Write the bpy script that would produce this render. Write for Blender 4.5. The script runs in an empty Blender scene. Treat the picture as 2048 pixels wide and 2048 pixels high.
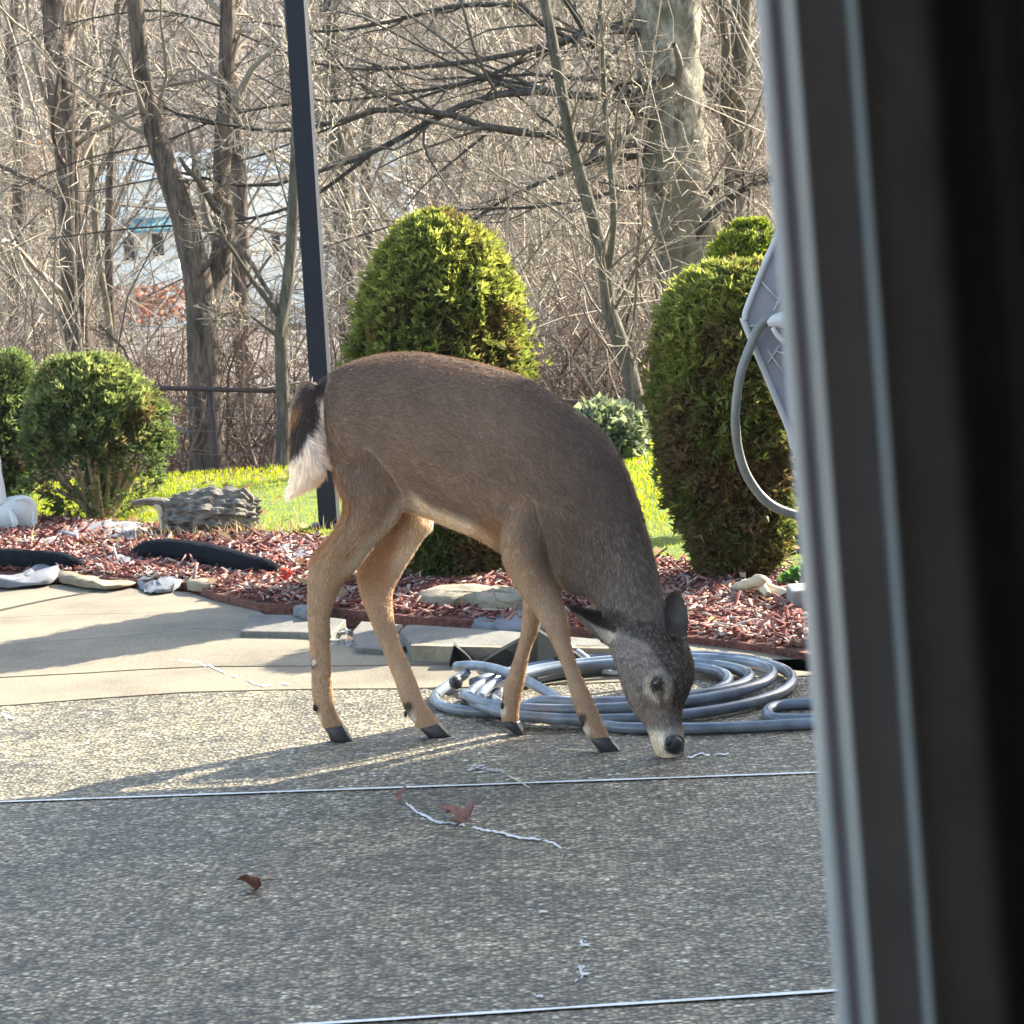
import bpy, math, random
import numpy as np
from mathutils import Vector, Matrix
random.seed(7)
RNG = np.random.default_rng(7)
S = bpy.context.scene
COL = S.collection

# ------------------------------------------------------------------ camera
FPX = 5830.0                       # focal length in pixels of the 2048 px photograph
CAM = Vector((0, 0, 1.3))
PITCH = math.radians(6.49)
ROLL = math.radians(3.9)
fw = Vector((0, math.cos(PITCH), -math.sin(PITCH)))
r0 = Vector((1, 0, 0)); u0 = r0.cross(fw)
rt = r0 * math.cos(ROLL) - u0 * math.sin(ROLL)
up = u0 * math.cos(ROLL) + r0 * math.sin(ROLL)
cd = bpy.data.cameras.new('camera'); cam = bpy.data.objects.new('camera', cd); COL.objects.link(cam)
m = Matrix((rt, up, -fw)).transposed().to_4x4(); m.translation = CAM
cam.matrix_world = m
cd.sensor_width = 36; cd.lens = 36 * FPX / 2048
cd.clip_start = 0.05; cd.clip_end = 2000
cd.dof.use_dof = True; cd.dof.focus_distance = 6.9; cd.dof.aperture_fstop = cd.lens / 3.6
S.camera = cam
# ------------------------------------------------------------------ light
SUN_AZ = Vector((0.792, 0.610, 0)).normalized()
SUN_EL = math.radians(31)
sd = SUN_AZ * math.cos(SUN_EL) + Vector((0, 0, math.sin(SUN_EL)))
W = bpy.data.worlds.new('World'); S.world = W; W.use_nodes = True
nt = W.node_tree; nt.nodes.clear()
wo = nt.nodes.new('ShaderNodeOutputWorld'); wb = nt.nodes.new('ShaderNodeBackground'); sk = nt.nodes.new('ShaderNodeTexSky')
sk.sky_type = 'NISHITA'; sk.sun_disc = False; sk.sun_elevation = SUN_EL; sk.sun_rotation = math.atan2(SUN_AZ.x, SUN_AZ.y)
sk.dust_density = 1.5
wb.inputs[1].default_value = 0.15
hz = nt.nodes.new('ShaderNodeMix'); hz.data_type = 'RGBA'; hz.blend_type = 'MULTIPLY'; hz.inputs[0].default_value = 1; hz.inputs[7].default_value = (1.06, 1.0, .92, 1)
nt.links.new(sk.outputs[0], hz.inputs[6]); nt.links.new(hz.outputs[2], wb.inputs[0]); nt.links.new(wb.outputs[0], wo.inputs[0])
sl = bpy.data.lights.new('sun', 'SUN'); sl.energy = 5.0; sl.angle = math.radians(0.5); sl.color = (1, 0.90, 0.75)
so = bpy.data.objects.new('sun', sl); COL.objects.link(so); so.rotation_euler = sd.to_track_quat('Z', 'Y').to_euler(); so.location = (6, 5, 9)
S.view_settings.view_transform = 'Standard'; S.view_settings.look = 'None'
S.view_settings.gamma = 1; S.view_settings.use_curve_mapping = False
S.view_settings.exposure = 2.2
S.cycles.max_bounces = 8; S.cycles.transparent_max_bounces = 16

# ------------------------------------------------------------------ helpers
def ray(sx, sy): return (fw * FPX + rt * (sx - 1024) + up * (1024 - sy))
def G(sx, sy, z=0.0):
    d = ray(sx, sy); return CAM + d * ((z - CAM.z) / d.z)
def A(sx, sy, Y):
    d = ray(sx, sy); return CAM + d * (Y / d.y)
def project(P):
    q = np.asarray(P) - np.array(CAM)
    z = q @ np.array(fw)
    return 1024 + FPX * (q @ np.array(rt)) / z, 1024 - FPX * (q @ np.array(up)) / z
def nrm(a): return a / (np.linalg.norm(a, axis=-1, keepdims=True) + 1e-9)
def sst(a, b, x):
    t = np.clip((x - a) / (b - a), 0, 1); return t * t * (3 - 2 * t)

def tag(o, label=None, cat=None, group=None, kind=None):
    if label: o['label'] = label
    if cat: o['category'] = cat
    if group: o['group'] = group
    if kind: o['kind'] = kind
    return o
def empty(name, loc=(0, 0, 0), rz=0):
    o = bpy.data.objects.new(name, None); COL.objects.link(o); o.location = loc; o.rotation_euler = (0, 0, rz)
    o.empty_display_size = 0.1
    return o
def mesh(name, V, F, mat, parent=None, smooth=False, col=None, world=True):
    """V in world coordinates; parented objects keep world position (parents may be empties anywhere)."""
    V = np.asarray(V, dtype=np.float32).reshape(-1, 3)
    if parent is not None and world:
        V = V - np.array(wpos(parent), dtype=np.float32)
    me = bpy.data.meshes.new(name)
    if isinstance(F, np.ndarray):
        nf, k = F.shape
        me.vertices.add(len(V)); me.vertices.foreach_set('co', V.ravel())
        me.loops.add(nf * k); me.loops.foreach_set('vertex_index', F.ravel().astype(np.int32))
        me.polygons.add(nf); me.polygons.foreach_set('loop_start', np.arange(0, nf * k, k, dtype=np.int32))
        me.polygons.foreach_set('loop_total', np.full(nf, k, dtype=np.int32))
        me.update(calc_edges=True)
    else:
        me.from_pydata([tuple(map(float, v)) for v in V], [], F); me.update()
    if smooth: me.polygons.foreach_set('use_smooth', np.ones(len(me.polygons), dtype=bool))
    if col is not None:
        a = me.color_attributes.new('col', 'FLOAT_COLOR', 'POINT')
        c = np.ones((len(V), 4), dtype=np.float32); c[:, :3] = col
        a.data.foreach_set('color', c.ravel())
    if mat: me.materials.append(mat)
    o = bpy.data.objects.new(name, me); COL.objects.link(o)
    if parent is not None: o.parent = parent
    return o
def wpos(o):
    p = Vector((0, 0, 0))
    while o is not None:
        p = p + o.location; o = o.parent
    return p

class Acc:
    """collects quads/tris in one mesh"""
    def __init__(s): s.V = []; s.F = []; s.n = 0
    def add(s, V, F):
        V = [tuple(v) for v in V]
        s.V += V; s.F += [tuple(i + s.n for i in f) for f in F]; s.n += len(V); return s
    def box(s, a, b):
        x0, y0, z0 = a; x1, y1, z1 = b
        return s.add([(x0, y0, z0), (x1, y0, z0), (x1, y1, z0), (x0, y1, z0), (x0, y0, z1), (x1, y0, z1), (x1, y1, z1), (x0, y1, z1)],
                     [(0, 3, 2, 1), (4, 5, 6, 7), (0, 1, 5, 4), (1, 2, 6, 5), (2, 3, 7, 6), (3, 0, 4, 7)])
    def prism(s, poly, z0, z1):
        n = len(poly)
        a = sum(poly[i][0] * poly[(i + 1) % n][1] - poly[(i + 1) % n][0] * poly[i][1] for i in range(n))
        if a < 0: poly = poly[::-1]
        V = [(p[0], p[1], z0) for p in poly] + [(p[0], p[1], z1) for p in poly]
        F = [tuple(range(n))[::-1], tuple(range(n, 2 * n))] + [(i, (i + 1) % n, n + (i + 1) % n, n + i) for i in range(n)]
        return s.add(V, F)
    def build(s, name, mat, parent=None, smooth=False, bevel=0):
        o = mesh(name, s.V, s.F, mat, parent, smooth)
        if bevel:
            b = o.modifiers.new('bevel', 'BEVEL'); b.width = bevel; b.segments = 2; b.limit_method = 'ANGLE'
        return o

def tubes(P, R, sides=3):
    """P (m,n,3), R (m,n) -> V,F arrays"""
    P = np.asarray(P, float); R = np.asarray(R, float)
    m_, n = R.shape
    T = nrm(np.gradient(P, axis=1))
    ref = np.where(np.abs(T[:, :1, 2:3]) > 0.8, np.array([1.0, 0.13, 0]), np.array([0.1, 0.05, 1.0]))
    U = nrm(np.cross(T, ref)); Vv = np.cross(T, U)
    ang = np.arange(sides) * 2 * np.pi / sides
    ring = P[:, :, None] + R[:, :, None, None] * (np.cos(ang)[:, None] * U[:, :, None] + np.sin(ang)[:, None] * Vv[:, :, None])
    V = ring.reshape(-1, 3)
    idx = np.arange(m_ * n * sides).reshape(m_, n, sides)
    a = idx[:, :-1]; b = idx[:, 1:]
    F = np.stack([a, np.roll(a, -1, 2), np.roll(b, -1, 2), b], -1).reshape(-1, 4)
    return V, F
def join(parts):
    Vs, Fs, n = [], [], 0
    for V, F in parts:
        Vs.append(V); Fs.append(F + n); n += len(V)
    return np.concatenate(Vs), np.concatenate(Fs)
def catmull(P, k=4):
    P = np.asarray(P, float); n = len(P)
    Q = np.vstack([2 * P[0] - P[1], P, 2 * P[-1] - P[-2]])
    out = []
    for i in range(n - 1):
        p0, p1, p2, p3 = Q[i:i + 4]
        for j in range(k):
            t = j / k
            out.append(0.5 * ((2 * p1) + (-p0 + p2) * t + (2 * p0 - 5 * p1 + 4 * p2 - p3) * t * t + (-p0 + 3 * p1 - 3 * p2 + p3) * t ** 3))
    out.append(P[-1]); return np.array(out)
def tube1(path, r, sides=10, k=4, cap=True):
    P = catmull([tuple(p) for p in path], k)
    R = np.full(len(P), r) if np.isscalar(r) else catmull(np.c_[r, r, r], k)[:, 0]
    if cap:
        P = np.vstack([P[:1], P, P[-1:]]); R = np.r_[1e-4, R, 1e-4]
        P[0] -= (P[2] - P[1]) * 0.01; P[-1] += (P[-2] - P[-3]) * 0.01
    return tubes(P[None], R[None], sides)

# ------------------------------------------------------------------ materials
def new_mat(name):
    m_ = bpy.data.materials.new(name); m_.use_nodes = True
    t = m_.node_tree; t.nodes.clear()
    out = t.nodes.new('ShaderNodeOutputMaterial')
    return m_, t, out
def N(t, typ, **kw):
    n = t.nodes.new(typ)
    for k, v in kw.items():
        if k.startswith('i_'):
            key = k[2:]; key = int(key) if key.isdigit() else key
            n.inputs[key].default_value = v
        else: setattr(n, k, v)
    return n
def ramp(t, fac, stops, interp='LINEAR'):
    r = t.nodes.new('ShaderNodeValToRGB'); r.color_ramp.interpolation = interp
    e = r.color_ramp.elements
    while len(e) < len(stops): e.new(0.5)
    for el, (p, c) in zip(e, stops): el.position = p; el.color = (*c, 1)
    t.links.new(fac, r.inputs[0]); return r.outputs[0]
def mixc(t, fac, a, b, mode='MIX'):
    n = t.nodes.new('ShaderNodeMix'); n.data_type = 'RGBA'; n.blend_type = mode
    for s, v in ((n.inputs[0], fac), (n.inputs[6], a), (n.inputs[7], b)):
        if hasattr(v, 'links') or hasattr(v, 'is_linked'): t.links.new(v, s)
        elif isinstance(v, tuple): s.default_value = (*v, 1) if len(v) == 3 else v
        else: s.default_value = v
    return n.outputs[2]
def simple(name, col, rough=0.7, var=0.25, scale=12, bump=0.3, bscale=80, metallic=0, dist=0.002, stretch=(1, 1, 1), spec=0.5, transl=0):
    """principled with noise colour variation and bump; col = base colour"""
    m_, t, out = new_mat(name)
    tc = N(t, 'ShaderNodeTexCoord'); mp = N(t, 'ShaderNodeMapping'); mp.inputs['Scale'].default_value = stretch
    t.links.new(tc.outputs['Object'], mp.inputs[0])
    n1 = N(t, 'ShaderNodeTexNoise', i_Scale=scale, i_Detail=6.0); t.links.new(mp.outputs[0], n1.inputs['Vector'])
    lo = tuple(c * (1 - var) for c in col); hi = tuple(min(1, c * (1 + var)) for c in col)
    c = ramp(t, n1.outputs[0], [(0.3, lo), (0.7, hi)])
    b = N(t, 'ShaderNodeBsdfPrincipled', i_Roughness=rough, i_Metallic=metallic)
    b.inputs['Specular IOR Level'].default_value = spec
    t.links.new(c, b.inputs['Base Color'])
    if bump:
        n2 = N(t, 'ShaderNodeTexNoise', i_Scale=bscale, i_Detail=5.0); t.links.new(mp.outputs[0], n2.inputs['Vector'])
        bp = N(t, 'ShaderNodeBump', i_Strength=bump, i_Distance=dist); t.links.new(n2.outputs[0], bp.inputs['Height'])
        t.links.new(bp.outputs[0], b.inputs['Normal'])
    if transl:
        tr = N(t, 'ShaderNodeBsdfTranslucent'); t.links.new(c, tr.inputs[0])
        mx = N(t, 'ShaderNodeMixShader', i_0=transl); t.links.new(b.outputs[0], mx.inputs[1]); t.links.new(tr.outputs[0], mx.inputs[2])
        t.links.new(mx.outputs[0], out.inputs[0])
    else: t.links.new(b.outputs[0], out.inputs[0])
    return m_
def vcol_mat(name, rough=0.8, transl=0.0, spec=0.3, gain=(1, 1, 1), tgain=(1, 1, 1), bump=0, sheen=0):
    m_, t, out = new_mat(name)
    a = N(t, 'ShaderNodeVertexColor'); a.layer_name = 'col'
    c = mixc(t, 1.0, a.outputs[0], gain, 'MULTIPLY')
    b = N(t, 'ShaderNodeBsdfPrincipled', i_Roughness=rough); b.inputs['Specular IOR Level'].default_value = spec
    t.links.new(c, b.inputs['Base Color'])
    if sheen: b.inputs['Sheen Weight'].default_value = sheen
    if bump:
        tc = N(t, 'ShaderNodeTexCoord'); n2 = N(t, 'ShaderNodeTexNoise', i_Scale=bump, i_Detail=4.0); t.links.new(tc.outputs['Object'], n2.inputs['Vector'])
        bp = N(t, 'ShaderNodeBump', i_Strength=0.5, i_Distance=0.003); t.links.new(n2.outputs[0], bp.inputs['Height']); t.links.new(bp.outputs[0], b.inputs['Normal'])
    if transl:
        tr = N(t, 'ShaderNodeBsdfTranslucent'); c2 = mixc(t, 1.0, a.outputs[0], tgain, 'MULTIPLY'); t.links.new(c2, tr.inputs[0])
        mx = N(t, 'ShaderNodeMixShader', i_0=transl); t.links.new(b.outputs[0], mx.inputs[1]); t.links.new(tr.outputs[0], mx.inputs[2])
        t.links.new(mx.outputs[0], out.inputs[0])
    else: t.links.new(b.outputs[0], out.inputs[0])
    return m_

def aggregate_mat():
    m_, t, out = new_mat('exposed_aggregate')
    tc = N(t, 'ShaderNodeTexCoord')
    v = N(t, 'ShaderNodeTexVoronoi', i_Scale=95.0, i_Randomness=1.0); v.feature = 'F1'
    nz = N(t, 'ShaderNodeTexNoise', i_Scale=60.0, i_Detail=2.0); t.links.new(tc.outputs['Object'], nz.inputs['Vector'])
    wv = N(t, 'ShaderNodeVectorMath', operation='MULTIPLY_ADD'); wv.inputs[1].default_value = (0.012, 0.012, 0.012)
    t.links.new(nz.outputs['Color'], wv.inputs[0]); t.links.new(tc.outputs['Object'], wv.inputs[2])
    t.links.new(wv.outputs[0], v.inputs['Vector'])
    sep = N(t, 'ShaderNodeSeparateColor'); t.links.new(v.outputs['Color'], sep.inputs[0])
    peb = ramp(t, sep.outputs[0], [(0, (.055, .050, .040)), (.28, (.15, .130, .088)), (.55, (.26, .218, .14)), (.82, (.34, .29, .20)), (.95, (.46, .41, .31)), (1, (.66, .61, .5))])
    edge = ramp(t, v.outputs['Distance'], [(.30, (1.1, 1.1, 1.1)), (.68, (.30, .28, .25))])
    c = mixc(t, 1.0, peb, edge, 'MULTIPLY')
    n1 = N(t, 'ShaderNodeTexNoise', i_Scale=3.2, i_Detail=7.0, i_Roughness=.62); t.links.new(tc.outputs['Object'], n1.inputs['Vector'])
    big = ramp(t, n1.outputs[0], [(.3, (.62, .62, .62)), (.5, (1, 1, 1)), (.70, (1.4, 1.37, 1.28))])
    c = mixc(t, 1.0, c, big, 'MULTIPLY')
    n3 = N(t, 'ShaderNodeTexNoise', i_Scale=14.0, i_Detail=4.0); t.links.new(tc.outputs['Object'], n3.inputs['Vector'])
    st = ramp(t, n3.outputs[0], [(.36, (.62, .61, .58)), (.5, (1, 1, 1))])
    c = mixc(t, 0.8, c, st, 'MULTIPLY')
    b = N(t, 'ShaderNodeBsdfPrincipled', i_Roughness=.62); t.links.new(c, b.inputs['Base Color'])
    h = N(t, 'ShaderNodeMath', operation='MULTIPLY_ADD'); h.inputs[1].default_value = -1.0
    t.links.new(v.outputs['Distance'], h.inputs[0]); t.links.new(n3.outputs[0], h.inputs[2])
    bp = N(t, 'ShaderNodeBump', i_Strength=.9, i_Distance=.006); t.links.new(h.outputs[0], bp.inputs['Height'])
    t.links.new(bp.outputs[0], b.inputs['Normal']); t.links.new(b.outputs[0], out.inputs[0])
    return m_
def concrete_mat(name, base, scale=2.5):
    m_, t, out = new_mat(name)
    tc = N(t, 'ShaderNodeTexCoord')
    n1 = N(t, 'ShaderNodeTexNoise', i_Scale=scale, i_Detail=8.0, i_Roughness=.65); t.links.new(tc.outputs['Object'], n1.inputs['Vector'])
    n2 = N(t, 'ShaderNodeTexNoise', i_Scale=190.0, i_Detail=4.0); t.links.new(tc.outputs['Object'], n2.inputs['Vector'])
    c1 = ramp(t, n1.outputs[0], [(.28, tuple(x * .55 for x in base)), (.5, base), (.72, tuple(min(1, x * 1.25) for x in base))])
    c2 = ramp(t, n2.outputs[0], [(.36, (.5, .5, .5)), (.5, (1, 1, 1)), (.66, (1.3, 1.3, 1.3))])
    c = mixc(t, .75, c1, c2, 'MULTIPLY')
    b = N(t, 'ShaderNodeBsdfPrincipled', i_Roughness=.8); t.links.new(c, b.inputs['Base Color'])
    bp = N(t, 'ShaderNodeBump', i_Strength=.6, i_Distance=.003); t.links.new(n2.outputs[0], bp.inputs['Height'])
    t.links.new(bp.outputs[0], b.inputs['Normal']); t.links.new(b.outputs[0], out.inputs[0])
    return m_
def ground_mat(name, a, b_, scale, bump_scale, dist=.02):
    m_, t, out = new_mat(name)
    tc = N(t, 'ShaderNodeTexCoord')
    n1 = N(t, 'ShaderNodeTexNoise', i_Scale=scale, i_Detail=9.0, i_Roughness=.7); t.links.new(tc.outputs['Object'], n1.inputs['Vector'])
    c = ramp(t, n1.outputs[0], [(.35, a), (.65, b_)])
    b = N(t, 'ShaderNodeBsdfPrincipled', i_Roughness=.95); t.links.new(c, b.inputs['Base Color'])
    n2 = N(t, 'ShaderNodeTexNoise', i_Scale=bump_scale, i_Detail=6.0); t.links.new(tc.outputs['Object'], n2.inputs['Vector'])
    bp = N(t, 'ShaderNodeBump', i_Strength=.8, i_Distance=dist); t.links.new(n2.outputs[0], bp.inputs['Height'])
    t.links.new(bp.outputs[0], b.inputs['Normal']); t.links.new(b.outputs[0], out.inputs[0])
    return m_
def bark_mat(name, a, b_, moss=None, stretch=(30, 30, 5)):
    m_, t, out = new_mat(name)
    tc = N(t, 'ShaderNodeTexCoord'); mp = N(t, 'ShaderNodeMapping'); mp.inputs['Scale'].default_value = stretch
    t.links.new(tc.outputs['Object'], mp.inputs[0])
    n1 = N(t, 'ShaderNodeTexNoise', i_Scale=1.0, i_Detail=6.0, i_Roughness=.6); t.links.new(mp.outputs[0], n1.inputs['Vector'])
    n5 = N(t, 'ShaderNodeTexNoise', i_Scale=3.2, i_Detail=8.0, i_Roughness=.7); t.links.new(mp.outputs[0], n5.inputs['Vector'])
    c = ramp(t, n1.outputs[0], [(.35, a), (.62, b_)])
    c = mixc(t, .8, c, ramp(t, n5.outputs[0], [(.38, (.35, .35, .35)), (.52, (1, 1, 1)), (.7, (1.35, 1.35, 1.35))]), 'MULTIPLY')
    if moss:
        n3 = N(t, 'ShaderNodeTexNoise', i_Scale=4.0, i_Detail=5.0); t.links.new(tc.outputs['Object'], n3.inputs['Vector'])
        f = N(t, 'ShaderNodeMapRange'); f.inputs[1].default_value = .45; f.inputs[2].default_value = .62; t.links.new(n3.outputs[0], f.inputs[0])
        c = mixc(t, f.outputs[0], c, moss)
    b = N(t, 'ShaderNodeBsdfPrincipled', i_Roughness=.9); t.links.new(c, b.inputs['Base Color'])
    bp = N(t, 'ShaderNodeBump', i_Strength=1.0, i_Distance=.035); t.links.new(n5.outputs[0], bp.inputs['Height'])
    t.links.new(bp.outputs[0], b.inputs['Normal']); t.links.new(b.outputs[0], out.inputs[0])
    return m_

M = {}
M['aggregate'] = aggregate_mat()
M['smooth'] = concrete_mat('smooth_concrete', (.205, .172, .122))
M['curb'] = concrete_mat('curb_concrete', (.15, .142, .125), 6)
M['joint'] = simple('joint_strip_white', (.72, .73, .72), .5, .12, 30, .2)
M['crack'] = simple('joint_dark_dirt', (.05, .042, .03), .95, .3, 40)
M['crust'] = simple('mineral_crust', (.60, .61, .60), .9, .1, 60)
M['mulchbed'] = ground_mat('mulch_soil', (.07, .025, .018), (.20, .075, .055), 30, 60)
M['chips'] = vcol_mat('mulch_chips', .9, 0, .2)
M['soil'] = ground_mat('leaf_litter', (.06, .042, .03), (.17, .12, .09), 2.2, 18, .06)
M['hill'] = ground_mat('hillside_litter', (.085, .066, .060), (.20, .160, .150), .22, 1.5, .3)
M['lawn'] = ground_mat('lawn_soil', (.07, .11, .012), (.14, .20, .02), 9, 90)
M['grass'] = vcol_mat('grass_blades', .6, .55, .3, (1, 1, 1), (1.6, 1.5, 1.1))
M['leafy'] = vcol_mat('evergreen_sprays', .6, .42, .25, (1, 1, 1), (1.5, 1.45, 1.0))
M['core'] = simple('shrub_core', (.05, .042, .026), .95, .4, 20)
M['bark_big'] = bark_mat('bark_grey_mossy', (.11, .095, .075), (.50, .45, .35), (.20, .185, .12), (11, 11, 6))
M['bark_dark'] = bark_mat('bark_dark_brown', (.075, .055, .042), (.27, .20, .155))
M['bark_pale'] = bark_mat('bark_pale', (.20, .17, .115), (.42, .37, .26))
M['bark_moss'] = bark_mat('bark_green_grey', (.085, .072, .056), (.25, .22, .17), (.13, .125, .085))
M['limb'] = bark_mat('limb_dark_grey', (.045, .041, .037), (.13, .12, .105))
M['twig_pale'] = vcol_mat('twigs_pale', .75, 0, .35)
M['twig_wood'] = simple('stem_wood', (.30, .22, .14), .8, .3, 25)
M['post'] = simple('post_dark_paint', (.012, .016, .028), .55, .15, 60, 0, 300, spec=.25)
M['rail'] = simple('fence_rail_brown', (.06, .04, .035), .7)
M['wire'] = simple('fence_wire', (.22, .19, .17), .6, metallic=.5)
M['hose'] = simple('hose_grey_vinyl', (.15, .18, .225), .27, .38, 18, .1, 200, spec=.6)
M['plastic'] = simple('grey_plastic', (.30, .30, .34), .45, .08, 20, .1)
M['plastic_rim'] = simple('grey_plastic_rim', (.5, .5, .51), .4, .08, 20, .1)
M['white'] = simple('white_plastic', (.78, .78, .76), .4, .06, 20, .05, transl=.25)
M['rubber'] = simple('black_rubber_crumb', (.010, .012, .018), 1.0, .6, 120, 1.0, 160, dist=.008, spec=.08)
M['blackplastic'] = simple('black_plastic_sheet', (.025, .024, .024), .32, .3, 20, .5, 60)
M['slate'] = simple('slate_grey', (.16, .162, .18), .75, .25, 14, .5, 60)
M['tanstone'] = simple('tan_flagstone', (.24, .19, .125), .85, .3, 14, .7, 60, dist=.005)
M['mossrock'] = simple('mossy_sandstone', (.22, .19, .14), .9, .4, 12, .9, 50, dist=.008)
M['palestone'] = simple('pale_stone', (.25, .25, .25), .8, .2, 12, .6, 50)
M['driftwood'] = simple('weathered_wood', (.155, .14, .12), .9, .6, 22, .9, 35, dist=.012, stretch=(1, 3, 4))
M['palewood'] = simple('pale_driftwood', (.52, .46, .33), .8, .2, 12, .5, 40)
M['straw'] = vcol_mat('dry_grass', .7, .4, .2)
M['leafbrown'] = simple('dry_leaf', (.24, .105, .08), .6, .4, 40, .6, 60, dist=.003, transl=.2)
M['leafred'] = simple('red_leaf', (.55, .07, .03), .6, .3, 40, transl=.5)
M['siding'] = simple('white_siding', (.86, .82, .74), .7, .06, 2, 0)
M['roof'] = simple('blue_grey_roof', (.16, .20, .24), .8, .2, 3, 0)
M['awning'] = simple('teal_awning', (.10, .25, .29), .7, .2, 3, 0)
M['glassdark'] = simple('dark_window', (.03, .035, .045), .15, .1, 3, 0)
M['orange'] = vcol_mat('orange_leaves', .7, .5, .2)
M['tarp'] = simple('blue_tarp', (.08, .17, .32), .5, .2, 3, 0)
M['vinyl'] = simple('window_vinyl', (.66, .74, .80), .4, .05, 40, .1)
M['gasket'] = simple('dark_gasket', (.19, .155, .15), .5, .1, 40, .1)
M['vinyl_in'] = simple('shaded_frame_face', (.30, .24, .29), .45, .05, 40, .1)  # same vinyl, darker colour standing in for the shade on inward faces
M['curtain'] = simple('dark_curtain', (.085, .068, .062), .9, .15, 40, .2, 300)
M['room'] = simple('room_wall_paint', (.60, .58, .55), .8, .1, 4, .1)
M['extwall'] = simple('house_cladding', (.45, .43, .40), .8, .08, 4, .1)

# ------------------------------------------------------------------ terrain
def terrain_z(y):
    return np.interp(y, [-1e3, 13.9, 16, 20, 30, 60, 120, 160, 240, 420, 800], [0, 0, -.45, -.9, -1.6, -2.8, -4.0, -2, 12, 60, 150])
def sheet(name, xs, ys, zf, mat, kind='structure'):
    X, Y = np.meshgrid(xs, ys)
    Z = zf(X, Y)
    V = np.stack([X, Y, Z], -1).reshape(-1, 3)
    nx, ny = len(xs), len(ys)
    i = np.arange((nx - 1) * (ny - 1)); r = i // (nx - 1); c = i % (nx - 1)
    a = r * nx + c
    o = mesh(name, V, np.stack([a, a + 1, a + nx + 1, a + nx], -1), mat, smooth=True)
    return tag(o, kind=kind)
def zw(X, Y):
    n = np.sin(X * .9 + Y * .37) * np.cos(Y * .8 - X * .3)
    amp = np.interp(Y, [13.9, 16, 60, 150, 400], [0, .05, .25, 1, 4])
    return terrain_z(Y) + n * amp - 0.06 * (Y < 13.9)
sheet('ground', np.r_[-700, -300, np.linspace(-120, 120, 41), 300, 700], np.r_[-60, -20, 0, 5, 13.9, np.linspace(14.3, 60, 60)], zw, M['soil'])
sheet('hill', np.r_[-700, -300, np.linspace(-120, 120, 41), 300, 700], np.r_[np.linspace(60, 420, 60), 800], zw, M['hill'])
# lawn sheet

# mulch edge polylines (photograph px unprojected to the ground)
def gp(*pts, z=0): return [tuple(G(x, y, z)[:2]) for x, y in pts]
near_edge = [(-700, 1165), (-60, 1162), (0, 1158), (60, 1162), (160, 1164), (260, 1172), (380, 1178), (430, 1200), (520, 1222), (620, 1226), (720, 1236), (830, 1248), (950, 1256), (1060, 1264), (1200, 1276), (1390, 1290), (1520, 1306), (1650, 1330), (1900, 1372), (2300, 1440)]
far_edge = [(2300, 1150), (1900, 1120), (1640, 1140), (1500, 1160), (1385, 1140), (1240, 1120), (1060, 1120), (860, 1118), (700, 1105), (640, 1090), (560, 1082), (420, 1075), (300, 1062), (150, 1052), (0, 1040), (-700, 1035)]
bedpoly = gp(*near_edge) + gp(*far_edge)
tag(Acc().prism(bedpoly, -.05, .022).build('mulch_bed', M['mulchbed']), kind='structure')
NE = np.array(gp(*near_edge)); FE = np.array(gp(*far_edge))[::-1]
LXS = np.linspace(-14, 14, 90); LVS = np.linspace(0, 1, 26)
lX, lV = np.meshgrid(LXS, LVS); lY0 = np.interp(lX, FE[:, 0], FE[:, 1]) - .02; lY = lY0 + (13.95 - lY0) * lV
lZ = 0.014 + 0.010 * np.sin(lX * 2.1) * np.cos(lY * 1.3) - sst(13.3, 13.9, lY) * .05
li_ = np.arange(89 * 25); la_ = (li_ // 89) * 90 + li_ % 89
tag(mesh('lawn', np.stack([lX, lY, lZ], -1), np.stack([la_, la_ + 1, la_ + 91, la_ + 90], -1), M['lawn'], smooth=True), kind='structure')
def in_bed(x, y, pad=0.03):
    return (y > np.interp(x, NE[:, 0], NE[:, 1]) + pad) & (y < np.interp(x, FE[:, 0], FE[:, 1]) - pad)

# ------------------------------------------------------------------ patio
patio = tag(empty('patio'), kind='structure')
def line(p, q, x): return p[1] + (q[1] - p[1]) * (x - p[0]) / (q[0] - p[0])
LX, RX = -1400, 3300
a0, a1 = G(0, 1606), G(1650, 1547); b0, b1 = G(680, 2048), G(1680, 1984)
def ext(p, q, x):
    t = (x - p.x) / (q.x - p.x); return (x, p.y + (q.y - p.y) * t)
XL, XR = -6.0, 4.6
A_L, A_R = ext(a0, a1, XL), ext(a0, a1, XR)
B_L, B_R = ext(b0, b1, XL), ext(b0, b1, XR)
C = gp((-1200, 1470), (22, 1411), (175, 1399), (373, 1385), (614, 1379), (791, 1378), (1000, 1374), (1250, 1364), (1640, 1352), (2600, 1310))
gpx = .006
def up_(p, d): return (p[0], p[1] + d)
z0, z1 = -.08, .0
slabs = [([(XL, 1.06), (XR, 1.06), up_(B_R, -gpx), up_(B_L, -gpx)], 'aggregate'),
         ([up_(B_L, gpx), up_(B_R, gpx), up_(A_R, -gpx), up_(A_L, -gpx)], 'aggregate'),
         ([up_(A_L, gpx), up_(A_R, gpx)] + [up_(p, -.007) for p in C[::-1]], 'aggregate')]
for poly, mt in slabs:
    Acc().prism(poly, z0, z1).build('slab', M[mt], patio)
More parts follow.
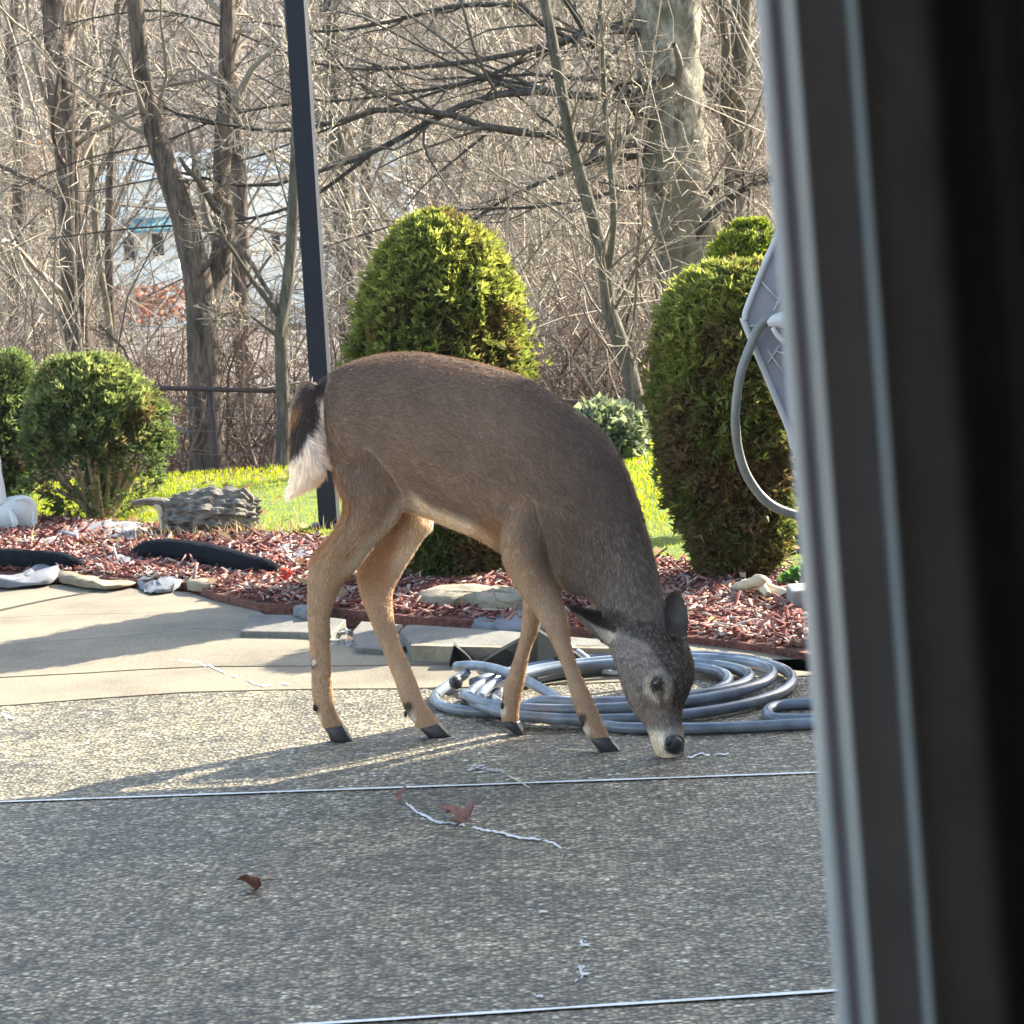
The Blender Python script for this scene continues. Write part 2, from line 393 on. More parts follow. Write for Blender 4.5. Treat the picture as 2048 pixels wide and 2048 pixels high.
def strip(name, p, q, w, z, mat, parent=patio, seg=24, wob=.0008):
    p = np.array(p); q = np.array(q); d = (q - p) / np.linalg.norm(q - p); n = np.array([-d[1], d[0]])
    L, R_ = [], []
    for i in range(seg + 1):
        c = p + (q - p) * i / seg; ww = w * (1 + random.uniform(-.25, .25)); c = c + n * random.uniform(-wob, wob)
        L.append((*(c + n * ww), z)); R_.append((*(c - n * ww), z))
    return mesh(name, L + R_, [(i, seg + 1 + i, seg + 2 + i, i + 1) for i in range(seg)], mat, parent)
strip('joint_strip', A_L, A_R, .0062, .0035, M['joint'], seg=160)
strip('joint_strip', B_L, B_R, .0062, .0035, M['joint'], seg=160)
# smooth sandy slabs behind
SM = C + gp(*[(x, y) for x, y in near_edge[::-1]])
# split in bands by the dark joint lines seen in the photograph
J1 = gp((-1200, 1420), (0, 1356), (175, 1347), (285, 1340), (417, 1334), (668, 1333), (800, 1331), (1000, 1328), (1250, 1322), (1640, 1318))
J2 = gp((-1200, 1350), (0, 1291), (246, 1273), (395, 1258), (478, 1262), (605, 1266), (700, 1282), (830, 1300), (1010, 1310), (1240, 1316), (1640, 1316))
J3 = gp((-1200, 1290), (0, 1236), (123, 1230), (298, 1226), (470, 1224), (520, 1224))
def band(lo, hi, d=.007):
    return [up_(p, d) for p in lo] + [up_(p, -d) for p in hi[::-1]]
Acc().prism(band(C, J1), z0, z1 + .001).build('slab', M['smooth'], patio)
Acc().prism(band(J1, J2, .006), z0, z1 + .002).build('slab', M['smooth'], patio)
Acc().prism(band(J2[:6], J3, .006), z0, z1 + .001).build('slab', M['smooth'], patio)
G0, G1 = gp((-900, 1340), (242, 1172))
NEn = gp((-700, 1175), (-60, 1168), (60, 1168), (160, 1170), (242, 1174), (380, 1184), (430, 1202), (520, 1222))
Acc().prism(band(J3, NEn, .006), z0, z1).build('slab', M['smooth'], patio)
dl = gp((-300, 1286), (0, 1221), (97, 1200), (242, 1174))
for p, q in zip(dl[:-1], dl[1:]): strip('joint_groove', p, q, .012, .0025, M['crack'], seg=6)
tag(Acc().box((XL, 1.06, -.3), (XR, 9.0, -.045)).build('patio_base', M['crack']), kind='structure')
Acc().prism(gp((1060, 1300), (1240, 1314), (1400, 1322), (1640, 1320), (2300, 1330), (2300, 1440), (1900, 1372), (1650, 1330), (1520, 1306), (1390, 1290), (1200, 1276)), z0, z1 + .0025).build('slab', M['smooth'], patio)
# raised curb
curb = tag(empty('concrete_curb', G(900, 1290)), 'low raised concrete curb along the red mulch behind the legs of the deer', 'curb')
ch = .045
def gz(pts, z): return [tuple(G(x, y, z)[:2]) for x, y in pts]
Acc().prism(gz([(823, 1287), (800, 1262), (812, 1250), (830, 1249), (950, 1257), (1060, 1265), (1250, 1283), (1262, 1290), (1240, 1292), (1000, 1290)], ch), -.05, ch).build('segment', M['curb'], curb, bevel=.004)
Acc().prism(gz([(712, 1296), (705, 1262), (722, 1242), (806, 1249), (795, 1262), (816, 1290), (790, 1300)], .018), -.05, .018).build('segment', M['curb'], curb, bevel=.004)
Acc().prism(gz([(480, 1262), (500, 1228), (620, 1230), (692, 1238), (662, 1268), (600, 1264)], .02), -.05, .02).build('segment', M['curb'], curb, bevel=.004)
# debris in the break, white crust marks
def blotches(name, pts, rad, z, mat, parent, per=5):
    V, F = [], []
    for sx, sy in pts:
        for _ in range(per):
            c = G(sx + random.gauss(0, rad), sy + random.gauss(0, rad * .3), z)
            if random.random() < .3: continue
            k = 7; r = random.uniform(.0010, .0026) * random.choice((1, 1, 1.6, 2.4))
            b = len(V)
            for j in range(k):
                a = j / k * 6.283; rr = r * random.uniform(.35, 1.5)
                V.append((c.x + rr * 1.6 * math.cos(a), c.y + rr * 1.5 * math.sin(a), z + random.uniform(0, .0015)))
            F.append(tuple(range(b, b + k)))
    o = mesh(name, V, F, mat, parent); o['kind'] = 'stuff'; return o
def path_pts(path, step=9):
    out = []
    for (x0, y0), (x1, y1) in zip(path[:-1], path[1:]):
        n = max(1, int(math.hypot(x1 - x0, y1 - y0) / step))
        out += [(x0 + (x1 - x0) * i / n, y0 + (y1 - y0) * i / n) for i in range(n)]
    return out
def crust_line(path, w=.0022, gap=.12):
    P = path_pts(path, 5); V, F = [], []; drift = 0.0; on = True
    for i in range(len(P) - 1):
        drift = drift * .8 + random.gauss(0, 1.6)
        on = (random.random() > gap) if on else (random.random() < .45)
        a_ = G(P[i][0], P[i][1] + drift); a_.z = .003
        ww = w * random.uniform(.4, 1.8); V += [(a_.x - .0014, a_.y - ww, .0028), (a_.x + .0014, a_.y + ww, .0034)]
        k = len(V) // 2 - 1
        if on and k > 0: F.append((2 * k - 2, 2 * k, 2 * k + 1, 2 * k - 1))
    o = mesh('mineral_crust', V, F, M['crust'], patio); o['kind'] = 'stuff'
crust_line([(812, 1608), (835, 1628), (862, 1642), (940, 1655), (985, 1662), (1010, 1670), (1060, 1680), (1112, 1690), (1132, 1702)], .0055, .06)
crust_line([(1132, 1702), (1122, 1722), (1106, 1746)], .0060, .2)
crust_line([(360, 1322), (417, 1336), (480, 1360), (527, 1376), (590, 1372)], .0050, .1)
crust_line([(1375, 1514), (1400, 1510), (1430, 1514), (1468, 1510)], .0070, .1)
crust_line([(1172, 1862), (1160, 1885), (1174, 1905), (1158, 1932), (1166, 1958), (1140, 1968)], .0055, .3)
for pth, rd, pr in (([(935, 1535), (1015, 1540)], 12, 7), ([(1165, 1872), (1172, 1900)], 5, 3), ([(1162, 1935), (1160, 1955)], 6, 5), ([(740, 1540), (765, 1560)], 7, 4),
                    ([(0, 1425), (30, 1440)], 14, 12), ([(1080, 1820), (1100, 1830)], 4, 2), ([(1070, 1990), (1095, 1994)], 5, 2), ([(480, 1262), (640, 1268)], 10, 2)):
    blotches('mineral_crust', path_pts(pth), rd, .003, M['crust'], patio, pr)
# pebbly broken bits in the curb gap
def pebbles(name, centers, n, rad, size, mat, z=0.0, parent=None):
    V, F = [], []
    ico = [(-1, -.6, -.7), (1, -.7, -.6), (.8, .7, -.6), (-.7, .8, -.7), (-.8, -.5, .7), (.7, -.6, .6), (.6, .6, .8), (-.6, .7, .5)]
    q = [(0, 3, 2, 1), (4, 5, 6, 7), (0, 1, 5, 4), (1, 2, 6, 5), (2, 3, 7, 6), (3, 0, 4, 7)]
    for cx, cy in centers:
        for _ in range(n):
            c = G(cx + random.gauss(0, rad), cy + random.gauss(0, rad * .25), z); s = size * random.uniform(.5, 1.4); a = random.uniform(0, 6.28)
            b = len(V)
            for x, y, zz in ico:
                x2, y2 = x * math.cos(a) - y * math.sin(a), x * math.sin(a) + y * math.cos(a)
                V.append((c.x + x2 * s, c.y + y2 * s * .7, c.z + s * .35 + zz * s * .5))
            F += [tuple(b + i for i in f) for f in q]
    o = mesh(name, V, F, mat, parent); o['kind'] = 'stuff'
    return o
Acc().prism(gz([(822, 1286), (1000, 1290.5), (1243, 1293), (1243, 1297), (1000, 1295), (822, 1291)], .046), -.04, .046).build('face', M['mossrock'], curb)  # proud strip whose brown stands for both dirt and shade on the front
pebbles('rubble', [(690, 1265), (670, 1285), (700, 1290), (730, 1298)], 12, 9, .010, M['palestone'], 0, curb)

# ------------------------------------------------------------------ mulch chips, dry grass, lawn grass
def chips(n):
    x = RNG.uniform(-2.9, 3.0, n * 3); y = RNG.uniform(7.6, 12.3, n * 3)
    k = in_bed(x, y); x, y = x[k][:n], y[k][:n]; n = len(x)
    L = RNG.gamma(1.8, .0060, n) + .003; w = RNG.uniform(.0015, .0055, n); h = RNG.uniform(.001, .004, n)
    az = RNG.uniform(0, 6.28, n); tl = RNG.normal(0, .28, n)
    d = np.stack([np.cos(az) * np.cos(tl), np.sin(az) * np.cos(tl), np.sin(tl)], -1)
    s = nrm(np.cross(d, [0, 0, 1])); q = np.cross(s, d)
    c = np.stack([x, y, .024 + np.abs(d[:, 2]) * L * .8 + RNG.uniform(0, .014, n)], -1)
    co = []
    for sx in (-1, 1):
        for sy in (-1, 1):
            for sz in (-1, 1):
                f = RNG.uniform(.7, 1.1, n)[:, None]
                co.append(c + d * (sx * L)[:, None] * f + s * (sy * w)[:, None] * f + q * (sz * h)[:, None])
    V = np.stack(co, 1).reshape(-1, 3)
    F = np.array([[0, 1, 3, 2], [4, 6, 7, 5], [0, 4, 5, 1], [2, 3, 7, 6], [0, 2, 6, 4], [1, 5, 7, 3]])
    F = (np.arange(n)[:, None, None] * 8 + F[None]).reshape(-1, 4)
    t = np.clip(RNG.random(n) + .16 * sst(0.0, .9, x), 0, 1)[:, None]; red = np.array([.17, .055, .045]); red2 = np.array([.34, .17, .145]); pale = np.array([.46, .37, .33])  # more pale chips towards the right: sunlit mulch put into chip colour
    c_ = np.where(t < .5, red, np.where(t < .82, red2, pale)) * RNG.uniform(.6, 1.25, (n, 1))
    o = mesh('mulch_chips', V, F, M['chips'], col=np.repeat(c_, 8, 0)); tag(o, kind='stuff')
chips(46000)
def blades(name, x, y, z, hgt, wid, col, mat, lean=.5, parent=None):
    n = len(x); az = RNG.uniform(0, 6.28, n); la = RNG.uniform(0, 6.28, n); ln = RNG.uniform(0, lean, n) * hgt
    s = np.stack([np.cos(az), np.sin(az), np.zeros(n)], -1) * wid[:, None]
    b = np.stack([x, y, z], -1)
    m1 = b + np.stack([np.cos(la) * ln * .3, np.sin(la) * ln * .3, hgt * .6], -1)
    tp = b + np.stack([np.cos(la) * ln, np.sin(la) * ln, hgt * np.sqrt(np.maximum(.1, 1 - (ln / hgt) ** 2 * .6))], -1)
    V = np.stack([b - s, b + s, m1 + s * .7, m1 - s * .7, tp], 1).reshape(-1, 3)
    i = np.arange(n)[:, None] * 5
    F = np.concatenate([i + np.array([0, 1, 2]), i + np.array([0, 2, 3]), i + np.array([3, 2, 4])])
    o = mesh(name, V, F, mat, parent=parent, col=np.repeat(col, 5, 0)); tag(o, kind='stuff'); return o
n = 150000
x = RNG.uniform(-3.3, 4.2, n); y = RNG.uniform(8.9, 13.9, n)
k = (y > np.interp(x, FE[:, 0], FE[:, 1]) - .05); x, y = x[k], y[k]
cl = np.array([.20, .27, .015]) * RNG.uniform(.6, 1.3, (len(x), 1)) + np.array([.10, .05, 0]) * RNG.random((len(x), 1))
blades('grass', x, y, np.full(len(x), .01), RNG.uniform(.010, .028, len(x)), RNG.uniform(.0014, .003, len(x)), cl, M['grass'], .9)
def litter(n):
    x = RNG.uniform(-2.6, 2.6, n); y = RNG.uniform(7.8, 13.6, n); k = y > np.interp(x, NE[:, 0], NE[:, 1]) + .04; x, y = x[k], y[k]; n = len(x)
    P = np.stack([x, y, np.full(n, .045)], -1); D = nrm(np.stack([RNG.normal(0, 1, n), RNG.normal(0, 1, n), RNG.normal(0, .25, n)], -1))
    t_ = RNG.random((n, 1)); c = np.where(t_ < .5, [[.30, .17, .09]], [[.42, .31, .19]]) * RNG.uniform(.5, 1.3, (n, 1))
    V, F, q = sprays(P, D, RNG.uniform(.02, .05, n), c, thin=.33, k=1, spread=.2)
    tag(mesh('leaf_litter', V, F, M['straw'], col=q), kind='stuff')
# straw round the stump
n = 480
cx = RNG.normal(0, 1, n); c0 = G(440, 1085)
x = c0.x + cx * .28; y = c0.y + RNG.normal(0, .10, n)
cl = np.array([.55, .42, .22]) * RNG.uniform(.5, 1.2, (n, 1))
blades('dry_grass', x, y, np.full(n, .02), RNG.gamma(2.2, .015, n) + .012, RNG.uniform(.0012, .003, n), cl, M['straw'], 1.0)

# ------------------------------------------------------------------ deer
YR = [(560, 6.97), (640, 6.96), (760, 6.95), (900, 6.88), (1050, 6.78), (1150, 6.70), (1225, 6.61), (1290, 6.50), (1330, 6.43), (1345, 6.40), (1400, 6.40)]
def Ym(sx): return float(np.interp(sx, [a for a, _ in YR], [b for _, b in YR]))
def hoofY(sx, sy): return G(sx, sy).y
yNH, yFH, yNF, yFF = hoofY(685, 1482), hoofY(878, 1473), hoofY(1218, 1500), hoofY(1032, 1469)
LOFT = {}
# station: Lx,Ly,Rx,Ry,halfwidth(m),dY from mid (or absolute Y)
LOFT['torso'] = [(640, 772, 650, 880, .03, None), (652, 752, 668, 945, .065, None), (675, 737, 688, 985, .092, None), (712, 721, 715, 1005, .112, None), (770, 708, 765, 1015, .124, None), (840, 706, 830, 1028, .126, None),
                 (920, 719, 900, 1055, .13, None), (1000, 738, 955, 1078, .135, None), (1075, 767, 1008, 1110, .13, None), (1140, 813, 1055, 1143, .118, None), (1200, 858, 1105, 1170, .105, None),
                 (1243, 918, 1142, 1187, .09, None), (1272, 990, 1172, 1193, .078, None), (1294, 1060, 1190, 1210, .068, None), (1312, 1130, 1205, 1240, .060, None), (1328, 1195, 1213, 1275, .056, None),
                 (1352, 1240, 1220, 1300, .054, None), (1376, 1288, 1229, 1326, .055, None), (1389, 1332, 1238, 1353, .056, None), (1388, 1358, 1246, 1380, .054, None), (1377, 1388, 1259, 1410, .046, None),
                 (1367, 1412, 1275, 1434, .036, None), (1363, 1440, 1290, 1453, .030, None), (1367, 1467, 1300, 1473, .029, None), (1369, 1489, 1306, 1492, .029, None), (1367, 1506, 1314, 1508, .025, None), (1356, 1518, 1330, 1519, .016, None)]
def lerpY(a, b, st):
    n = len(st); return [s + (a + (b - a) * sst(0, 1, i / (n - 1)),) for i, s in enumerate(st)]
LOFT['hind_near'] = lerpY(6.885, yNH, [(690, 872, 765, 893, .004), (668, 940, 812, 985, .044), (686, 1006, 795, 1040, .045), (676, 1048, 765, 1072, .036), (648, 1084, 737, 1108, .030), (622, 1116, 713, 1140, .026), (615, 1150, 696, 1158, .024),
                     (614, 1190, 677, 1186, .022), (614, 1229, 662, 1229, .020), (617, 1275, 661, 1275, .018), (620, 1309, 662, 1309, .017), (622, 1350, 664, 1350, .017), (624, 1390, 666, 1388, .019), (628, 1414, 669, 1412, .020), (636, 1434, 676, 1430, .019), (648, 1458, 687, 1448, .018), (656, 1468, 692, 1459, .017)])
LOFT['hind_far'] = lerpY(7.02, yFH, [(760, 950, 840, 985, .01), (742, 1030, 866, 1046, .045), (728, 1088, 843, 1083, .038), (716, 1128, 818, 1124, .030), (713, 1156, 797, 1161, .026), (719, 1188, 786, 1190, .024), (733, 1225, 787, 1229, .021),
                    (748, 1262, 796, 1270, .019), (763, 1296, 807, 1300, .018), (775, 1328, 820, 1328, .017), (789, 1363, 834, 1363, .017), (801, 1400, 847, 1398, .019), (812, 1426, 864, 1424, .020), (830, 1450, 878, 1443, .019), (844, 1464, 884, 1455, .017)])
LOFT['fore_near'] = lerpY(6.67, yNF, [(1025, 1000, 1095, 1015, .006), (1003, 1065, 1112, 1075, .042), (1004, 1118, 1105, 1122, .045), (1020, 1155, 1109, 1152, .040), (1040, 1190, 1120, 1184, .035), (1060, 1214, 1129, 1210, .030), (1075, 1238, 1137, 1235, .027), (1090, 1262, 1141, 1262, .025),
                     (1103, 1286, 1143, 1288, .022), (1117, 1317, 1151, 1317, .018), (1129, 1347, 1164, 1351, .017), (1138, 1380, 1178, 1380, .017), (1147, 1412, 1192, 1412, .018), (1158, 1439, 1204, 1441, .020), (1168, 1463, 1215, 1466, .019), (1180, 1480, 1223, 1478, .017)])
LOFT['fore_far'] = lerpY(6.83, yFF, [(1020, 1100, 1105, 1120, .035), (1040, 1160, 1105, 1170, .032), (1045, 1200, 1092, 1210, .027), (1044, 1232, 1083, 1242, .023), (1042, 1260, 1076, 1264, .021), (1035, 1292, 1063, 1297, .018), (1026, 1321, 1056, 1327, .018), (1016, 1349, 1051, 1356, .019),
                    (1007, 1370, 1046, 1380, .020), (1004, 1400, 1041, 1405, .020), (1001, 1427, 1038, 1423, .020), (1004, 1447, 1039, 1444, .017)])
yT = 6.95
LOFT['tail'] = [(622, 762, 658, 795, .022, yT), (603, 785, 648, 815, .030, yT), (588, 825, 646, 840, .034, yT - .01), (583, 870, 648, 880, .036, yT - .02), (582, 915, 655, 912, .036, yT - .02), (584, 948, 658, 934, .032, yT - .02), (580, 972, 640, 960, .022, yT - .02), (574, 992, 606, 984, .010, yT - .02)]
def rings(st, k=4, sides=28, flat=1.0):
    arr = []
    for s in st:
        Y = s[5] if s[5] is not None else Ym((s[0] + s[2]) / 2)
        arr.append([*A(s[0], s[1], Y), *A(s[2], s[3], Y), s[4]])
    a = catmull(np.array(arr), k)
    Lp, Rp, w = a[:, :3], a[:, 3:6], np.maximum(a[:, 6], .002)
    c = (Lp + Rp) / 2; e = (Rp - Lp) / 2
    th = np.arange(sides) * 2 * np.pi / sides
    depth = np.array([0.0, 1.0, 0.0])
    ring = c[:, None] + np.cos(th)[None, :, None] * e[:, None] + np.sin(th)[None, :, None] * w[:, None, None] * depth
    return ring, c, w, e
def loft_vf(st, **kw):
    ring, c, w, e = rings(st, **kw)
    n, s_ = ring.shape[:2]
    V = np.concatenate([ring.reshape(-1, 3), c[:1], c[-1:]])
    F = []
    for i in range(n - 1):
        for j in range(s_):
            F.append((i * s_ + j, i * s_ + (j + 1) % s_, (i + 1) * s_ + (j + 1) % s_, (i + 1) * s_ + j))
    for j in range(s_):
        F.append((n * s_, (j + 1) % s_, j)); F.append((n * s_ + 1, (n - 1) * s_ + j, (n - 1) * s_ + (j + 1) % s_))
    return V, F, c, w, e
bodyV, bodyF, axes = [], [], []
nb = 0
LIDS = list(LOFT)
for li, nme in enumerate(LIDS):
    V, F, c, w, e = loft_vf(LOFT[nme])
    bodyV.append(V); bodyF += [tuple(i + nb for i in f) for f in F]; nb += len(V)
    tg = nrm(np.gradient(c, axis=0)); rr = np.maximum(np.linalg.norm(e, axis=1), w)
    axes.append((c, tg, rr, np.full(len(c), li)))
# ears: cupped blades with thickness
def ear(base, tip, upper, lower, Yb, Yt, cup, thick=.010, nu=14, nv=9):
    """upper/lower: px polylines base->tip; cup: depth of the hollow"""
    U_ = catmull(np.array([(*p, 0) for p in upper], float), 6); L_ = catmull(np.array([(*p, 0) for p in lower], float), 6)
    V = []
    for i in range(nu):
        t = i / (nu - 1)
        a = [np.interp(t, np.linspace(0, 1, len(U_)), U_[:, j]) for j in (0, 1)]; b = [np.interp(t, np.linspace(0, 1, len(L_)), L_[:, j]) for j in (0, 1)]
        Y = Yb + (Yt - Yb) * t
        for j in range(nv):
            s = j / (nv - 1); q = cup * math.sin(math.pi * s) * math.sin(math.pi * min(1, .15 + t * .85))
            V.append(tuple(A(a[0] + (b[0] - a[0]) * s, a[1] + (b[1] - a[1]) * s, Y + q)))
    n1 = len(V); V2 = [(v[0], v[1] + thick, v[2]) for v in V]
    F = []
    for i in range(nu - 1):
        for j in range(nv - 1):
            a = i * nv + j
            F.append((a, a + 1, a + nv + 1, a + nv)); F.append((n1 + a, n1 + a + nv, n1 + a + nv + 1, n1 + a + 1))
    bd = [j for j in range(nv)] + [i * nv + nv - 1 for i in range(1, nu)] + [(nu - 1) * nv + j for j in range(nv - 2, -1, -1)] + [i * nv for i in range(nu - 2, 0, -1)]
    for a, b in zip(bd, bd[1:] + bd[:1]): F.append((b, a, n1 + a, n1 + b))
    return V + V2, F
yE = Ym(1240)
V, F = ear(None, None, [(1290, 1262), (1262, 1248), (1235, 1229), (1208, 1221), (1179, 1219), (1150, 1211), (1134, 1211)], [(1262, 1300), (1235, 1296), (1214, 1291), (1196, 1280), (1176, 1260), (1155, 1236), (1136, 1216)], yE - .045, yE - .10, .026)
bodyV.append(np.array(V)); bodyF += [tuple(i + nb for i in f) for f in F]; nb += len(V)
yE2 = Ym(1350)
V, F = ear(None, None, [(1326, 1270), (1324, 1240), (1325, 1212), (1332, 1193), (1343, 1185), (1350, 1183)], [(1374, 1285), (1376, 1262), (1377, 1240), (1374, 1216), (1366, 1195), (1356, 1184)], yE2 + .03, yE2 + .05, .018)
bodyV.append(np.array(V)); bodyF += [tuple(i + nb for i in f) for f in F]; nb += len(V)
# brow bump and eye bulge
def ball(c, rx, ry, rz, n=10):
    V, F = [], []
    for i in range(n + 1):
        for j in range(n * 2):
            a = math.pi * i / n; b = math.pi * j / n
            V.append((c[0] + rx * math.sin(a) * math.cos(b), c[1] + ry * math.sin(a) * math.sin(b), c[2] + rz * math.cos(a)))
    for i in range(n):
        for j in range(n * 2):
            F.append((i * n * 2 + j, i * n * 2 + (j + 1) % (n * 2), (i + 1) * n * 2 + (j + 1) % (n * 2), (i + 1) * n * 2 + j))
    return V, F
def eyeY(sx, sy, w): return Ym(sx) - w
pe = A(1314, 1362, Ym(1315) - .046)
for c, r in ((pe, (.020, .012, .022)), (A(1330, 1488, Ym(1340) - .018), (.014, .012, .016)), (A(1085, 1040, 6.70), (.075, .055, .11)), (A(735, 900, 6.92), (.085, .06, .12))):
    V, F = ball(c, *r); bodyV.append(np.array(V)); bodyF += [tuple(i + nb for i in f) for f in F]; nb += len(V)
bodyV = np.concatenate(bodyV)
tmp = mesh('body_raw', bodyV, bodyF, None)
rm = tmp.modifiers.new('r', 'REMESH'); rm.mode = 'VOXEL'; rm.voxel_size = .0048
sm = tmp.modifiers.new('s', 'SMOOTH'); sm.factor = .5; sm.iterations = 7
dg = bpy.context.evaluated_depsgraph_get()
ev = tmp.evaluated_get(dg); bm_ = bpy.data.meshes.new_from_object(ev)
BV = np.empty(len(bm_.vertices) * 3, np.float32); bm_.vertices.foreach_get('co', BV); BV = BV.reshape(-1, 3).astype(float)
BN = np.empty(len(bm_.vertices) * 3, np.float32); bm_.vertices.foreach_get('normal', BN); BN = BN.reshape(-1, 3).astype(float)
bpy.data.objects.remove(tmp)
def ear_axis(pts, Ya, Yb, li, r):
    c = catmull(np.array([tuple(A(x, y, Ya + (Yb - Ya) * i / (len(pts) - 1))) for i, (x, y) in enumerate(pts)]), 4)
    axes.append((c, nrm(np.gradient(c, axis=0)), np.full(len(c), r), np.full(len(c), li)))
ear_axis([(1238, 1262), (1215, 1256), (1185, 1240), (1160, 1226), (1138, 1213)], yE - .065, yE - .10, 6, .022)
ear_axis([(1350, 1240), (1352, 1215), (1352, 1192)], yE2 + .045, yE2 + .055, 7, .03)
AX = [np.concatenate([a[i] for a in axes]) for i in range(4)]
def nearest(P):
    best = np.full(len(P), 1e9); idx = np.zeros(len(P), int)
    for i in range(len(AX[0])):
        d = np.linalg.norm(P - AX[0][i], axis=1) / AX[2][i] ** .75
        k = d < best; best[k] = d[k]; idx[k] = i
    lid_ = AX[3][idx]; x, y = project(P)
    tr_ = np.interp(y, [770, 800, 860, 930, 990], [640, 648, 648, 660, 640])
    th_ = np.interp(y, [1205, 1240, 1275, 1300], [1188, 1203, 1212, 1219]); lid_ = np.where(((lid_ == 0) | (lid_ == 6)) & (x < th_) & (x > 1126) & (y > 1204) & (y < 1303), 6, lid_)
    lid_ = np.where((lid_ == 6) & (x >= th_ + 40), 0, lid_)
    lid_ = np.where((lid_ == 0) & (x < tr_) & (y > 785) & (y < 1010), 5, lid_)
    return lid_, AX[1][idx]
def vnoise(P, sc, seed=0):
    """cheap smooth value noise"""
    r = np.random.default_rng(seed); out = 0
    for k in range(5):
        d = nrm(r.normal(size=3)) * sc * (1 + .6 * k); out = out + np.sin(P @ d + r.uniform(0, 6.28) + 1.7 * np.sin(P @ (nrm(r.normal(size=3)) * sc * 1.3)))
    return out / 5
def deer_color(P, Nn, lid):
    x, y = project(P)
    n = len(P)
    body = np.array([.27, .185, .132]); dark = np.array([.095, .070, .060]); tan = np.array([.50, .34, .21]); white = np.array([.68, .62, .52]); orange = np.array([.42, .22, .09])
    c = np.tile(body, (n, 1))
    def mix(f, col):
        nonlocal c
        f = np.asarray(f)[:, None]; c = c * (1 - f) + col * f
    L = {k: lid == i for i, k in enumerate(LIDS)}
    T = L['torso']
    # topline / shoulders / neck darker
    mix(sst(1000, 1200, x) * .62 * T * (y < 1240), dark)
    topd = np.interp(x, [640, 705, 817, 948, 1047, 1131, 1219], [760, 723, 706, 725, 753, 807, 885])
    mix(np.exp(-np.abs(y - topd) / 60) * .6 * T * (x < 1240), dark)
    bk = np.interp(y, [885, 990, 1130, 1200], [1225, 1272, 1312, 1328]); mix(T * sst(120, 20, bk - x) * sst(860, 930, y) * sst(1260, 1200, y) * .6, dark)
    # lower flank lighter tan
    bel = np.interp(x, [700, 814, 861, 938, 1000, 1060, 1140], [985, 1000, 1038, 1066, 1106, 1140, 1175])
    mix(sst(190, 40, bel - y) * .35 * T * (x < 1120), np.array([.42, .30, .22]))
    und = sst(.05, -.55, Nn[:, 2])
    mix(sst(36, 14, bel - y) * T * sst(800, 835, x) * sst(1015, 960, x) * .95, white * 1.15)
    mix(sst(-.72, -.9, Nn[:, 2]) * T * (x > 780) * (x < 1010) * .9, white)
    mix(sst(60, 15, np.hypot(x - 975, y - 1070)) * .5 * T, orange)
    for k in ('hind_near', 'hind_far', 'fore_near', 'fore_far'):
        mix(L[k] * sst(930, 1160, y) * (.85 if 'hind' in k else .75), tan)
    mix(L['fore_near'] * sst(1220, 1090, y) * sst(1040, 1100, x) * .75, dark)
    inner = sst(6.93, 7.0, P[:, 1])
    mix(L['hind_far'] * sst(1190, 1100, y) * sst(-70, 40, (x - np.interp(y, [950, 1160], [790, 745]))) * .95, white * 1.1)
    mix(L['hind_far'] * sst(60, 25, np.abs(x - 742 - (1130 - y) * .35)) * sst(1200, 1150, y) * .8, orange)
    # white line front of near thigh
    fr = np.interp(y, [985, 1060, 1110, 1145], [830, 775, 735, 711])
    mix(L['hind_near'] * sst(40, 8, fr - x) * sst(1165, 1120, y) * .75, white)
    # rear edges orange: backlit sun fringe painted into the coat
    re = np.interp(y, [900, 950, 1006, 1053, 1087, 1118, 1160], [650, 664, 689, 676, 648, 621, 615])
    mix((L['hind_near'] | T) * sst(22, 3, x - re) * (y > 940) * (y < 1130) * .8, orange)
    # feet white behind, dark in front
    for k, (cx, cy) in {'hind_near': (636, 1440), 'hind_far': (824, 1436), 'fore_near': (1172, 1460), 'fore_far': (1006, 1420)}.items():
        mix(L[k] * sst(17, 7, np.hypot((x - cx) * 1.6, y - cy)) * .85, white)
        mix(L[k] * sst(14, 5, np.hypot(x - cx + 8, (y - cy + 24))) * .9, dark * .5)
    mix(L['hind_near'] * sst(11, 5, np.hypot(x - 627, (y - 1326) * .7)) * .9, dark); mix(L['hind_near'] * sst(7, 3, np.hypot(x - 628, (y - 1323) * .8)), white)
    # tail
    t = L['tail']
    lx = np.interp(y, [770, 860, 930, 960, 1000], [625, 574, 573, 576, 572]); rx = np.interp(y, [770, 860, 930, 990], [650, 646, 662, 630])
    f = (x - lx) / (rx - lx + 1)
    mix(t * 1.0, np.array([.085, .060, .052]))
    mix(t * sst(.20, .04, f) * sst(790, 830, y), orange * .9)
    mix(t * sst(.60, .74, f + sst(840, 965, y) * .85) * sst(780, 810, y), np.array([.95, .92, .86]))
    # head and neck
    hd = T & (y > 1215)
    ax0 = np.array([1300., 1240.]); 
    grey = np.array([.31, .265, .235])
    mix(T * sst(1060, 1200, y) * (x > 1130) * .45, grey * .8)
    mix(hd * sst(1215, 1280, y) * .85, grey)
    mix(T * sst(1215, 1262, y) * sst(0, 22, x - np.interp(y, [1215, 1260, 1300, 1345, 1400, 1450], [1262, 1262, 1296, 1318, 1328, 1336])) * sst(1470, 1400, y) * .95, np.array([.060, .040, .033]))
    mix(hd * sst(1310, 1345, x) * sst(1395, 1440, y) * .6, np.array([.13, .11, .10]))
    rr_ = np.hypot(x - 1316, (y - 1369) * .88)
    mix(hd * sst(34, 26, rr_) * sst(14, 19, rr_) * np.clip(.35 + .65 * sst(10, -20, (x - 1316) * .7 - (y - 1369) * .6), 0, 1) * .95, white)
    mix(hd * sst(19, 14, rr_) * .95, np.array([.02, .014, .012]))
